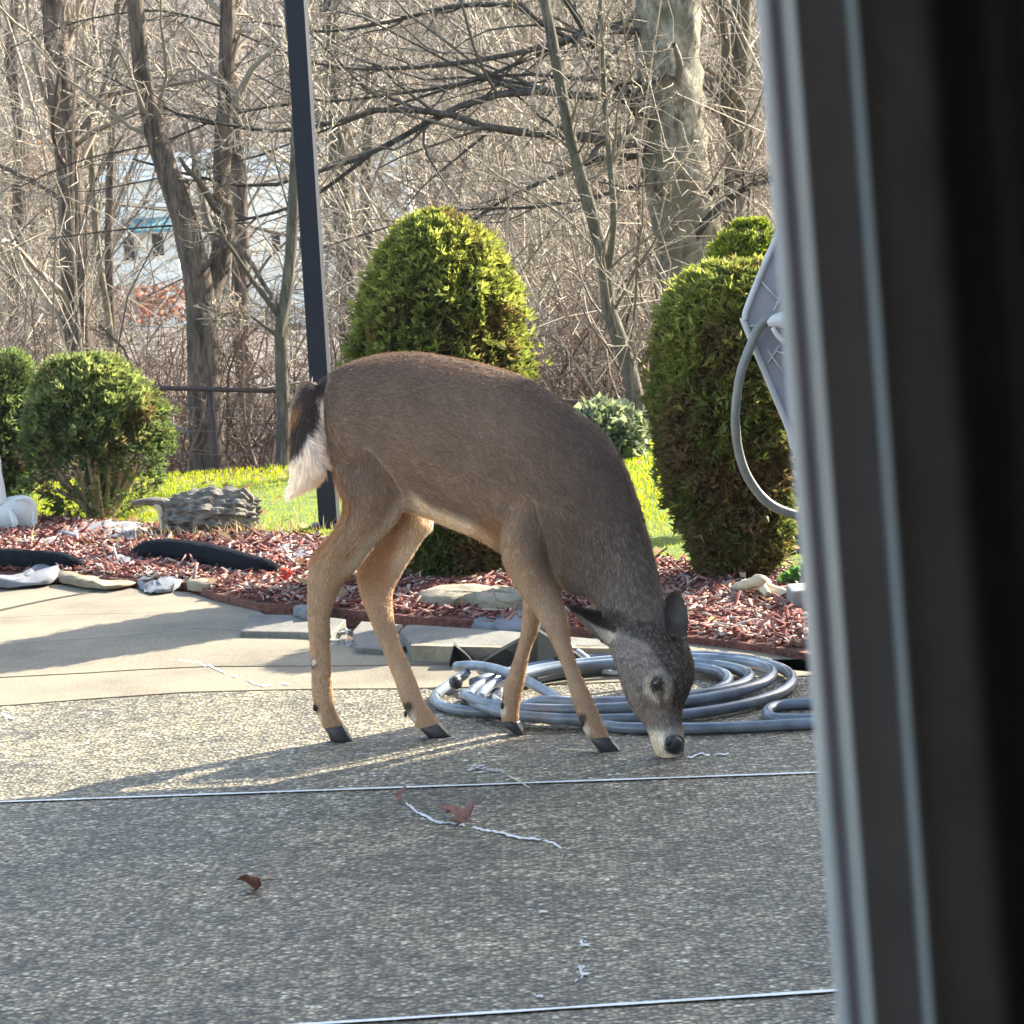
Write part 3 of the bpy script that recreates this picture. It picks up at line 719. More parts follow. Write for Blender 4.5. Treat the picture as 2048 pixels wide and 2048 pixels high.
    mix(hd * sst(9, 3, np.abs(x - (1318 + (y - 1385) * .35))) * sst(1378, 1390, y) * sst(1420, 1400, y) * .8, np.array([.06, .045, .04]))
    mix(hd * sst(12, 4, np.abs(x - 1336)) * sst(1345, 1365, y) * sst(1400, 1380, y) * .5, white * .5)
    mix(hd * sst(1440, 1458, y) * sst(1476, 1464, y - (x < 1325) * 60) * .75, white * .85); mix(hd * sst(13, 5, np.abs(y - 1452 - (x - 1330) * .1)) * .5, np.array([.2, .17, .15]))
    mix(hd * sst(1455, 1480, y) * sst(1334, 1326, x), white * 1.25); mix(hd * sst(1500, 1510, y), white * 1.25)
    mix(hd * sst(24, 18, np.hypot(x - 1350, (y - 1489) * 1.0)), np.array([.012, .012, .014]))
    # ears
    e1 = lid == 6
    eu = np.interp(x, [1134, 1179, 1208, 1235, 1262], [1211, 1219, 1221, 1229, 1248]); el = np.interp(x, [1136, 1155, 1176, 1196, 1214, 1240], [1216, 1236, 1260, 1280, 1291, 1296])
    fe = (y - eu) / (el - eu + 1)
    mix(e1 * sst(1262, 1240, x), np.array([.050, .040, .038]))
    mix(e1 * sst(.50, .62, fe) * sst(1145, 1165, x) * sst(1250, 1225, x) * .85, np.array([.62, .56, .47]))
    mix(e1 * sst(10, 3, np.abs(x - 1185 - (y - 1262) * .9)) * sst(.5, .7, fe) * .6, dark)
    mix(e1 * sst(.86, .97, fe) * .85, dark)
    mix(T * sst(28, 12, np.abs(y - np.interp(x, [1215, 1240, 1265, 1300], [1228, 1240, 1256, 1262]))) * sst(1205, 1222, x) * (x < 1310) * .85, np.array([.055, .043, .040]))
    e2 = lid == 7
    mix(e2 * .9, np.array([.05, .045, .045])); mix(e2 * sst(26, 12, np.hypot(x - 1355, (y - 1225) * .7)) * .6, np.array([.14, .13, .13]))
    fl_ = vnoise(P, 330, 21); reg = T * sst(1100, 1200, x) * sst(980, 1120, y)
    mix(reg * sst(.0, .6, fl_) * .5, white * .6)
    wv = np.sin((x * .45 + y * .9) * .42 + vnoise(P, 60, 31) * 5); mix(T * sst(1280, 1310, y) * sst(1450, 1420, y) * sst(.2, 1, wv) * .35, dark * .8)
    mix(reg * sst(.0, .7, -fl_) * .35, dark * .7)
    mix((T | L['fore_near']) * sst(62, 30, np.hypot((x - 1075) * 1.1, (y - 1075) * .8)) * .35, dark)
    nz = vnoise(P, 45, 3) * .10 + vnoise(P, 14, 5) * .10
    return np.clip(c * (1 + nz[:, None]), .005, .95)
lid, flow = nearest(BV)
a = bm_.color_attributes.new('col', 'FLOAT_COLOR', 'POINT')
cc = np.ones((len(BV), 4), np.float32); cc[:, :3] = deer_color(BV, BN, lid); a.data.foreach_set('color', cc.ravel())
bm_.polygons.foreach_set('use_smooth', np.ones(len(bm_.polygons), bool))
M['hide'] = vcol_mat('deer_hide', .75, 0, .15, bump=160)
M['fur'] = vcol_mat('deer_fur', .6, .32, .25, (1.25, 1.22, 1.2), (2.0, 1.65, 1.25))
bm_.materials.clear(); bm_.materials.append(M['hide'])
deer = tag(empty('deer', (A(900, 1400, 6.85).x, 6.85, 0)), 'brown white-tailed deer with head lowered to sniff the patio beside the coiled hose', 'deer')
doff = np.array(deer.location, dtype=np.float32)
bm_.transform(Matrix.Translation(-deer.location))
bo = bpy.data.objects.new('body', bm_); COL.objects.link(bo); bo.parent = deer
# fur blades
def fur(n):
    nl = len(bm_.loops); nf = len(bm_.polygons)
    bm_.calc_loop_triangles()
    T_ = np.empty(len(bm_.loop_triangles) * 3, np.int32); bm_.loop_triangles.foreach_get('vertices', T_); T_ = T_.reshape(-1, 3)
    p = BV[T_]; ar = np.linalg.norm(np.cross(p[:, 1] - p[:, 0], p[:, 2] - p[:, 0]), axis=1)
    # slightly more fur where the camera side is
    k = RNG.choice(len(T_), n, p=ar / ar.sum())
    r1, r2 = RNG.random(n), RNG.random(n); s = np.sqrt(r1)
    w = np.stack([1 - s, s * (1 - r2), s * r2], -1)
    P = (p[k] * w[..., None]).sum(1); Nn = nrm((BN[T_[k]] * w[..., None]).sum(1))
    ld, fl = nearest(P)
    keep = np.ones(n, bool)
    x, y = project(P)
    keep &= ~((np.hypot(x - 1348, y - 1491) < 21)) & ~(np.hypot(x - 1315, (y - 1368) * .85) < 15)
    P, Nn, ld, fl, x, y = [q[keep] for q in (P, Nn, ld, fl, x, y)]
    c = deer_color(P, Nn, ld)
    fl = fl + np.array([0, 0, -.25])
    tdir = nrm(fl - Nn * (fl * Nn).sum(-1, keepdims=True))
    n_ = len(P)
    head = (ld == 0) & (y > 1230)
    jit = RNG.normal(0, .17, (n_, 3)) + (vnoise(P, 38, 11) * np.where(head, .8, .25))[:, None] * np.cross(Nn, tdir)
    lift = RNG.uniform(.10, .38, n_)[:, None]
    leg = (ld >= 1) & (ld <= 4); tail = ld == LIDS.index('tail')
    low = sst(1000, 1220, y)
    head = (ld == 0) & (y > 1230)
    L_ = np.where(tail, RNG.uniform(.014, .034, n_), np.where(leg, .014 - .008 * low, np.where(head, .0095, .015))) * RNG.uniform(.7, 1.25, n_)
    rear = (x < 700) & (y > 880) & (y < 1110) & ~tail
    L_ = np.where(rear, L_ * 1.9, L_); L_ = np.where(ld >= 6, .008, L_)
    tdir = nrm(tdir + jit + Nn * lift)
    wd = nrm(np.cross(tdir, Nn)) * (np.where(tail, .0011, .00085) * RNG.uniform(.6, 1.2, n_))[:, None]
    mid = P + tdir * (L_ * .55)[:, None]; tip = P + nrm(tdir - Nn * .12) * L_[:, None]
    P0 = P - Nn * .001
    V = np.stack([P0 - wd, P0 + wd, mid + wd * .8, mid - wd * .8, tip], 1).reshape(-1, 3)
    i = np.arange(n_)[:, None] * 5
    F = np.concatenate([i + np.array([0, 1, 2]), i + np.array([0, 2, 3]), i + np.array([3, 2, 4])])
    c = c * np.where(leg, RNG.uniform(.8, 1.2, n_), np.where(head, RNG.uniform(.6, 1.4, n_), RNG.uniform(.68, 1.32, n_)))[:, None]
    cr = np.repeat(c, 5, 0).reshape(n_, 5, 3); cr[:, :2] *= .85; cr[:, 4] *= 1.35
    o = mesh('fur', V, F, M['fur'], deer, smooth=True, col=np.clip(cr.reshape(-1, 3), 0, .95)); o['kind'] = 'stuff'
    nn = np.repeat(nrm(Nn + .35 * RNG.normal(0, 1, (n_, 3)) * .5), 5, 0)
    o.data.normals_split_custom_set_from_vertices(nn.astype(np.float32).tolist())
fur(230000)
M['eye'] = simple('eye_black', (.012, .008, .006), .05, .1, 20, 0, spec=.9)
M['nose'] = simple('wet_nose', (.012, .012, .014), .42, .2, 60, .6, 350, dist=.002, spec=.7)
M['hoof'] = simple('hoof_horn', (.03, .028, .032), .35, .3, 40, .3, 90)
V, F = ball(A(1315, 1367, Ym(1315) - .0515), .0115, .010, .0135, 12); mesh('eye', V, F, M['eye'], deer, True)
V, F = ball(A(1300, 1367, Ym(1315) + .065), .0105, .009, .0105, 12); mesh('eye', V, F, M['eye'], deer, True)
na = Acc()
V, F = ball(A(1348, 1490, Ym(1350) - .021), .0195, .011, .0195, 12); na.add(V, F)
V, F = ball(A(1336, 1484, Ym(1350) - .030), .007, .009, .011, 8); na.add(V, F)
na.build('nose', M['nose'], deer, True)
def hoof(stations, Y):
    """stations in px: top line then sole line, two toes side by side in depth"""
    acc = Acc()
    for s, dx in ((-1, 0), (1, 3)):
        st = [(a + dx, b, c + dx, d, w, Y + s * w * 1.02) for a, b, c, d, w in stations]
        V, F, *_ = loft_vf(st, k=3, sides=14); acc.add(V, F)
    acc.build('hoof', M['hoof'], deer, True)
hoof([(650, 1456, 686, 1450, .009), (655, 1466, 692, 1460, .011), (659, 1477, 700, 1474, .012), (661, 1483, 704, 1482, .0115)], yNH)
hoof([(840, 1457, 878, 1447, .009), (846, 1464, 886, 1456, .011), (853, 1472, 897, 1467, .012), (856, 1474, 902, 1473, .0115)], yFH)
hoof([(1180, 1477, 1220, 1473, .009), (1185, 1486, 1226, 1483, .011), (1195, 1498, 1236, 1495, .012), (1202, 1502, 1241, 1501, .0115)], yNF)
hoof([(1004, 1444, 1037, 1442, .009), (1010, 1452, 1040, 1450, .011), (1022, 1463, 1046, 1462, .011), (1034, 1471, 1050, 1471, .009)], yFF)
for px, py, Y in ((629, 1416, yNH), (811, 1428, yFH), (1163, 1448, yNF), (1004, 1412, yFF)):
    V, F = ball(A(px, py, Y - .009), .0045, .005, .008, 6); mesh('dewclaw', V, F, M['hoof'], deer, True)

# ------------------------------------------------------------------ hose coil
hose = tag(empty('garden_hose', G(1235, 1390)), 'blue-grey garden hose coiled in loose loops on the patio behind the head of the deer', 'hose')
hc = G(1235, 1392); hr = .0135
path = []
turns = 4.6
for i in range(int(turns * 18)):
    t = i / 18; a = -t * 2 * math.pi + 2.6
    r = .425 - .030 * t + .012 * math.sin(t * 5)
    cx = hc.x + .02 * math.sin(t * 2.3); cy = hc.y - .04 * t / turns + .03 * math.cos(t * 3.1)
    path.append((cx + r * math.cos(a), cy + r * 1.05 * math.sin(a), hr + .017 * (t % 1.9) + .004 * math.sin(t * 9)))
V, F = tube1(path, hr, 12, 3)
V2, F2 = tube1([(*G(x, y)[:2], hr + z) for x, y, z in ((1900, 1440, 0), (1760, 1452, 0), (1631, 1458, 0), (1500, 1465, 0), (1400, 1468, 0), (1276, 1468, 0), (1225, 1464, 0), (1167, 1450, .004), (1106, 1424, .028), (1051, 1403, .042), (997, 1384, .045), (950, 1372, .04), (915, 1366, .03))], hr, 12, 5)
V3, F3 = tube1([(*G(x, y)[:2], hr + z) for x, y, z in ((1900, 1400, 0), (1700, 1418, 0), (1620, 1418, 0), (1560, 1422, 0), (1536, 1434, 0), (1552, 1448, 0), (1640, 1450, 0), (1900, 1448, 0))], hr, 12, 5)
V4, F4 = tube1([(*G(x, y)[:2], hr + z) for x, y, z in ((935, 1372, .02), (905, 1384, .01), (872, 1402, 0), (880, 1420, 0), (930, 1432, 0), (1020, 1436, .0), (1120, 1438, .01), (1240, 1440, .012))], hr, 12, 5)
V, F = join([(V, F), (V2, F2), (V3, F3), (V4, F4)])
mesh('hose_tube', V, F, M['hose'], hose, True)
V, F = tube1([G(915, 1366, .042), G(908, 1364.5, .042)], .016, 12, 2); mesh('coupling', V, F, M['blackplastic'], hose, True)

# black folded sheet and lengths under the curb
fold = tag(empty('folded_black_sheet', G(1076, 1320)), 'black folded plastic sheet standing in a peak against the concrete curb behind the front legs', 'plastic sheet')
def tent(px, parent, thick=.012):
    """px: list of (apex, left, right) sheet folds"""
    (ax, ay), (lx, ly), (rx, ry) = px
    l, r = G(lx, ly), G(rx, ry); Y = (l.y + r.y) / 2; ap = A(ax, ay, Y + .03)
    back = Vector((0, .10, 0))
    ac = Acc()
    V = [l, r, ap, l + back, r + back, ap + Vector((0, .05, 0)), (l + ap) / 2 + Vector((0, -.02, .006)), (r + ap) / 2 + Vector((0, -.015, .008)), (l + r) / 2 + Vector((0, .03, .01))]
    ac.add(V, [(0, 8, 6), (6, 8, 2), (8, 7, 2), (8, 1, 7), (0, 6, 3), (6, 2, 5), (6, 5, 3), (2, 7, 5), (7, 1, 4), (7, 4, 5), (3, 5, 4)])
    ac.build('sheet_fold', M['blackplastic'], parent)
tent(((1076, 1262), (946, 1336), (1208, 1348)), fold)
tent(((908, 1290), (898, 1334), (956, 1335)), fold)
V, F = tube1([G(1142, 1292, .04), G(1170, 1312, .035), G(1206, 1342, .012), G(1250, 1346, .01)], .007, 8, 3); mesh('edge_tube', V, F, M['plastic_rim'], fold, True)

# ------------------------------------------------------------------ rocks, flagstones and edging in the bed
def rockpoly(name, pts, z_lo, z_hi, mat, label, cat, group=None, rough=.008, sub=2, gz_=0.03, warp=.010):
    poly = gz(pts, gz_)
    if sum(poly[i][0] * poly[(i + 1) % len(poly)][1] - poly[(i + 1) % len(poly)][0] * poly[i][1] for i in range(len(poly))) < 0: poly = poly[::-1]
    c = np.mean(poly, 0); P = catmull(np.array([(*p, 0) for p in poly + poly[:1]]), 3)[:-1, :2]
    n = len(P); V, F = [], []
    lv = [(z_lo, .96), (z_lo * .3 + z_hi * .7, 1.0), (z_hi, .95), (z_hi + .004, .6), (z_hi + .002, .2)]
    for zz, s in lv:
        for p in P:
            q = c + (p - c) * s; w = warp * (math.sin(q[0] * 21 + q[1] * 9) + .6 * math.sin(q[0] * 47 - q[1] * 31)) * (zz > z_lo + .001)
            V.append((q[0] + random.uniform(-rough, rough), q[1] + random.uniform(-rough, rough), zz + w + random.uniform(-rough, rough) * .4))
    for l in range(len(lv) - 1):
        for i in range(n): F.append((l * n + i, l * n + (i + 1) % n, (l + 1) * n + (i + 1) % n, (l + 1) * n + i))
    V.append((*c, z_hi + .003)); F += [((len(lv) - 1) * n + i, (len(lv) - 1) * n + (i + 1) % n, len(V) - 1) for i in range(n)]
    off = Vector((c[0], c[1], 0))
    o = mesh(name, np.array(V) - np.array(off), F, mat, smooth=True); o.location = off
    return tag(o, label, cat, group)
gfl = 'flat stones lying in the mulch bed'
rockpoly('flagstone', [(110, 1150), (125, 1135), (190, 1145), (260, 1140), (278, 1152), (230, 1166), (160, 1162)], .008, .022, M['tanstone'], 'tan warped flagstone at the left end of the patio edge', 'flagstone', gfl)
rockpoly('flagstone', [(275, 1147), (310, 1142), (372, 1150), (345, 1168), (300, 1172), (280, 1162)], .006, .020, M['slate'], 'blue-grey flagstone between two tan ones at the patio edge', 'flagstone', gfl)
rockpoly('flagstone', [(372, 1168), (400, 1150), (450, 1135), (490, 1145), (520, 1162), (470, 1164), (430, 1174)], .008, .030, M['tanstone'], 'tan humped flagstone in front of the long black rubber edging', 'flagstone', gfl)
rockpoly('flagstone', [(-60, 1160), (-20, 1150), (60, 1150), (105, 1130), (125, 1137), (100, 1156), (20, 1164)], .01, .035, M['slate'], 'grey curled flagstone below the black edging at the left frame edge', 'flagstone', gfl)
rockpoly('flagstone', [(105, 1066), (150, 1055), (260, 1045), (295, 1060), (270, 1082), (160, 1080)], .01, .04, M['slate'], 'long blue-grey flat stone in front of the left evergreen shrub', 'flagstone', gfl)
rockpoly('flagstone', [(205, 1125), (240, 1116), (270, 1122), (262, 1134), (215, 1138)], .01, .03, M['slate'], 'small grey flat stone left of the long black rubber edging', 'flagstone', gfl)
rockpoly('flagstone', [(530, 1118), (560, 1094), (590, 1086), (650, 1088), (640, 1118), (560, 1134)], .008, .030, M['slate'], 'pale flat stone in the mulch just left of the hind legs', 'stone', gfl)
rockpoly('flagstone', [(840, 1196), (848, 1183), (950, 1180), (1040, 1184), (1090, 1192), (1095, 1212), (985, 1212), (930, 1202), (888, 1206)], .035, .066, M['mossrock'], 'long mossy slab of rock lying in the red mulch between the legs of the deer', 'stone', gfl, warp=.006, gz_=.05)
rockpoly('flagstone', [(930, 1225), (960, 1215), (1050, 1218), (1100, 1226), (1100, 1248), (1010, 1250), (950, 1240)], .0, .03, M['slate'], 'dark grey rock tucked under the long mossy slab', 'stone', gfl)
rockpoly('flagstone', [(60, 1085), (85, 1080), (120, 1084), (110, 1092), (70, 1094)], .02, .035, M['palestone'], 'small pale stone on the mulch above the left black edging', 'stone', gfl)
rockpoly('flagstone', [(590, 1225), (612, 1212), (650, 1215), (655, 1230), (610, 1235)], .02, .04, M['slate'], 'grey stone at the mulch edge behind the near hind leg', 'stone', gfl)
def edging(pts, rad, label):
    c = G(*pts[len(pts) // 2]); root = None
    P = [Vector((*G(x, y, r_ * 1.1)[:2], r_ * 1.1 + .022)) for (x, y), r_ in zip(pts, rad)]
    V, F = tube1(P, rad, 14, 6)
    V = V + np.stack([vnoise(V, 90, 1), vnoise(V, 90, 2), vnoise(V, 90, 3)], -1) * .0035
    off = Vector((c.x, c.y, 0)); o = mesh('rubber_edging', V - np.array(off), F, M['rubber'], smooth=True); o.location = off
    tag(o, label, 'edging', 'black rubber edging pieces in the mulch')
edging([(266, 1118), (300, 1112), (350, 1112), (420, 1122), (490, 1138), (540, 1148), (562, 1154)], [.012, .036, .040, .040, .034, .026, .008], 'long curved piece of black rubber edging lying in the mulch left of the hind legs')
edging([(-160, 1120), (-60, 1124), (0, 1128), (60, 1132), (120, 1134), (152, 1140), (168, 1146)], [.04, .04, .037, .036, .033, .022, .008], 'black rubber edging piece cut by the left frame edge')
# stump / driftwood
def stump():
    root = empty('driftwood_stump', G(430, 1078)); Y = root.location.y + .06
    tag(root, 'grey weathered driftwood stump with jagged end and side branch on the lawn edge', 'tree stump')
    st = [(312, 1000, 330, 1066, .06), (345, 996, 345, 1072, .09), (385, 985, 385, 1078, .11), (420, 978, 425, 1082, .12), (455, 978, 465, 1085, .12), (485, 982, 492, 1084, .11), (508, 996, 510, 1078, .09)]
    V, F, *_ = loft_vf([s + (Y,) for s in st], k=12, sides=64)
    V = np.array(V)
    th = np.arctan2(V[:, 1] - Y, V[:, 2] - .1)
    ridge = np.abs(np.sin(th * 7 + V[:, 0] * 9)) * .018 + np.abs(np.sin(th * 17 + V[:, 0] * 23)) * .008
    ctr = V.mean(0); d = nrm(V - np.stack([V[:, 0], np.full(len(V), Y), np.full(len(V), ctr[2])], -1))
    V = V + d * (ridge - .014 + vnoise(V, 24, 41) * .020 + vnoise(V, 75, 42) * .007)[:, None]; V[:, 2] = np.maximum(V[:, 2], .0)
    mesh('trunk', V, F, M['driftwood'], root, False)
    ends = []
    for i in range(16):
        a = i / 16 * 6.28; c = A(508 + random.uniform(-6, 4), 1036, Y); p = Vector((c.x, Y + .085 * math.cos(a), c.z + .065 * math.sin(a)))
        ends.append(tube1([p - Vector((.05, 0, 0)), p, p + Vector((random.uniform(.012, .04), .0, random.uniform(-.005, .02)))], np.array([.016, .013, .003]), 6, 2))
    V, F = join(ends); o = mesh('splinter', V, F, M['driftwood'], root); o['kind'] = 'stuff'
    V, F = tube1([A(335, 1012, Y - .03), A(312, 1004, Y - .05), A(290, 1003, Y - .07), A(262, 1007, Y - .08)], np.array([.03, .02, .014, .009]), 9, 4); mesh('branch', V, F, M['driftwood'], root, True)
    V, F = tube1([A(385, 1050, Y - .10), A(410, 1032, Y - .12), A(440, 1022, Y - .115), A(470, 1020, Y - .1)], np.array([.014, .016, .014, .006]), 8, 4); mesh('branch', V, F, M['driftwood'], root, True)
    V, F = tube1([A(296, 1006, Y - .05), A(316, 1014, Y - .06), A(322, 1032, Y - .06), A(326, 1060, Y - .05)], np.array([.008, .012, .012, .01]), 8, 4); mesh('branch', V, F, M['palewood'], root, True)
stump()
# white ornament at left
orn = tag(empty('swan_ornament', G(30, 1068)), 'white swan-like garden ornament with curved neck at the left frame edge', 'ornament')
Yo = orn.location.y
ac = Acc()
def shell(pts_top, pts_bot, Y, w):
    st = [(a, b, c, d, w_, Y) for (a, b), (c, d), w_ in zip(pts_top, pts_bot, w)]
    V, F, *_ = loft_vf(st, k=4, sides=16); return V, F
V, F = shell([(-40, 1015), (-10, 1003), (15, 994), (45, 990), (64, 998), (73, 1012)], [(-40, 1066), (-10, 1068), (15, 1069), (40, 1069), (60, 1068), (70, 1060)], Yo, [.03, .06, .07, .065, .05, .02])
mesh('body', V, F, M['white'], orn, True)
V, F = tube1([A(4, 1010, Yo - .03), A(3, 975, Yo - .03), A(-2, 945, Yo - .03), A(-4, 920, Yo - .03), A(-14, 905, Yo - .03), A(-30, 912, Yo - .03)], np.array([.022, .014, .012, .012, .016, .008]), 12, 5); mesh('neck', V, F, M['white'], orn, True)
V, F = tube1([A(30, 1000, Yo - .075), A(50, 996, Yo - .08), A(66, 1008, Yo - .075), A(70, 1035, Yo - .07), A(66, 1062, Yo - .07)], np.array([.006, .012, .012, .011, .008]), 10, 4); mesh('wing_edge', V, F, M['white'], orn, True)
V, F = tube1([A(20, 1020, Yo - .07), A(30, 1045, Yo - .09), A(28, 1066, Yo - .085)], np.array([.010, .014, .008]), 10, 4); mesh('wing_edge', V, F, M['white'], orn, True)

# pale driftwood branch, block planter and weeds at right
dw = tag(empty('pale_driftwood', G(1500, 1185)), 'pale bleached driftwood branch on the mulch below the right evergreen', 'driftwood')
for pth, rr in (([G(1455, 1184, .03), G(1480, 1172, .05), G(1500, 1168, .07), G(1520, 1160, .09), G(1536, 1172, .05), G(1548, 1190, .03)], [.008, .014, .017, .018, .015, .01]), ([G(1515, 1164, .08), G(1535, 1188, .05), G(1530, 1200, .03)], [.014, .012, .008]), ([G(1520, 1170, .06), G(1560, 1185, .05), G(1590, 1198, .03)], [.016, .016, .01])):
    V, F = tube1(pth, np.array(rr), 9, 4); mesh('branch', V + vnoise(V, 60, 4)[:, None] * .004, F, M['palewood'], dw, True)
blk = tag(empty('concrete_block', G(1650, 1235)), 'pale grey concrete block edging with green weeds beside the window frame', 'concrete block')
c = G(1655, 1236); Acc().box((c.x - .10, c.y, 0), (c.x + .25, c.y + .15, .085)).build('block', M['palestone'], blk, bevel=.008)
c = G(1628, 1228); Acc().box((c.x - .06, c.y + .02, 0), (c.x - .02, c.y + .12, .075)).build('block', M['slate'], blk, bevel=.006)

# leaves and straws on the patio
def leaf(sx, sy, size, rz, label, mat, curl=.3, lobes=5, lift=.01):
    c = G(sx, sy, lift); root = empty('fallen_leaf', (c.x, c.y, lift), rz); tag(root, label, 'leaf')
    V = [(0, 0, 0)]; k = 40
    for i in range(k):
        a = i / k * 2 * math.pi; r = size * (.42 + .5 * abs(math.cos(a * lobes / 2)) ** 1.6) * (1 + .12 * math.sin(a * 11)) * (.75 + .25 * math.cos(a))
        V.append((r * math.cos(a), r * math.sin(a), 0))
    V2 = []
    for s in (.5, 1):
        for v in V[1:]: V2.append((v[0] * s, v[1] * s, 0))
    V = [V[0]] + V2
    V = [(x, y, curl * (abs(y) ** 1.3) * 3 + .012 * math.sin(x * 70) + .009 * math.sin(y * 90 + x * 40)) for x, y, z in V]
    F = [(0, 1 + i, 1 + (i + 1) % k) for i in range(k)] + [(1 + i, 1 + k + i, 1 + k + (i + 1) % k, 1 + (i + 1) % k) for i in range(k)]
    o = mesh('blade', V, F, mat, root, True, world=False); sdm = o.modifiers.new('s', 'SOLIDIFY'); sdm.thickness = .0008
    Vt, Ft = tube1([(-size * .3, 0, .004), (-size * .8, 0, .006), (-size * 1.25, size * .1, .004)], .0012, 6, 3); mesh('stalk', Vt, Ft, mat, root, world=False)
leaf(920, 1634, .055, 2.0, 'crumpled reddish-brown dry leaf on the shaded patio below the front legs', M['leafbrown'], .5)
leaf(505, 1771, .036, math.pi + .5, 'curled brown dry leaf with a long stalk on the lower left of the patio', M['leafbrown'], .7, 3)
leaf(572, 1152, .045, 1.0, 'bright red-orange leaf on the mulch at the end of the long black edging', M['leafred'], .5, 5, .05)
leaf(798, 1592, .018, .3, 'tiny pale brown leaf scrap just below the long white joint strip', M['leafbrown'], .4, 3)
def straw(pts, label):
    c = G(*pts[0]); V, F = tube1([Vector((*G(x, y)[:2], .005)) for x, y in pts], .0016, 6, 2)
    o = mesh('straw', V - np.array(c), F, M['palewood'], smooth=True); o.location = c; tag(o, label, 'straw')
straw([(1018, 1556), (1030, 1562), (1060, 1580)], 'short broken straw lying across the long white joint strip')
straw([(1100, 1636), (1116, 1639)], 'tiny pale straw on the patio right of the reddish-brown leaf')
straw([(1120, 1502), (1160, 1504), (1195, 1507)], 'thin straw on the patio beside the near front hoof')

# ------------------------------------------------------------------ post
pb = A(661, 1075, 11.2); pt = A(592, 0, 11.15); pt2 = pb + (pt - pb) * 2.2
post = tag(empty('metal_post', (pb.x, pb.y, 0)), 'tall dark blue-grey square post standing behind the tail of the deer', 'post')
h = .0365; V = []
for p in (Vector((pb.x, pb.y, -.02)), pt2):
    ca, sa_ = math.cos(-.13), math.sin(-.13)
    V += [(p.x + a_ * h * ca - b_ * h * sa_, p.y + a_ * h * sa_ + b_ * h * ca, p.z) for a_, b_ in ((-1, -1), (1, -1), (1, 1), (-1, 1))]
ac = Acc(); ac.add(V, [(0, 3, 2, 1), (4, 5, 6, 7), (0, 1, 5, 4), (1, 2, 6, 5), (2, 3, 7, 6), (3, 0, 4, 7)]); ac.build('shaft', M['post'], post, bevel=.003)
Acc().box((pb.x - .07, pb.y - .07, .0), (pb.x + .07, pb.y + .07, .03)).build('base', M['post'], post, bevel=.004)

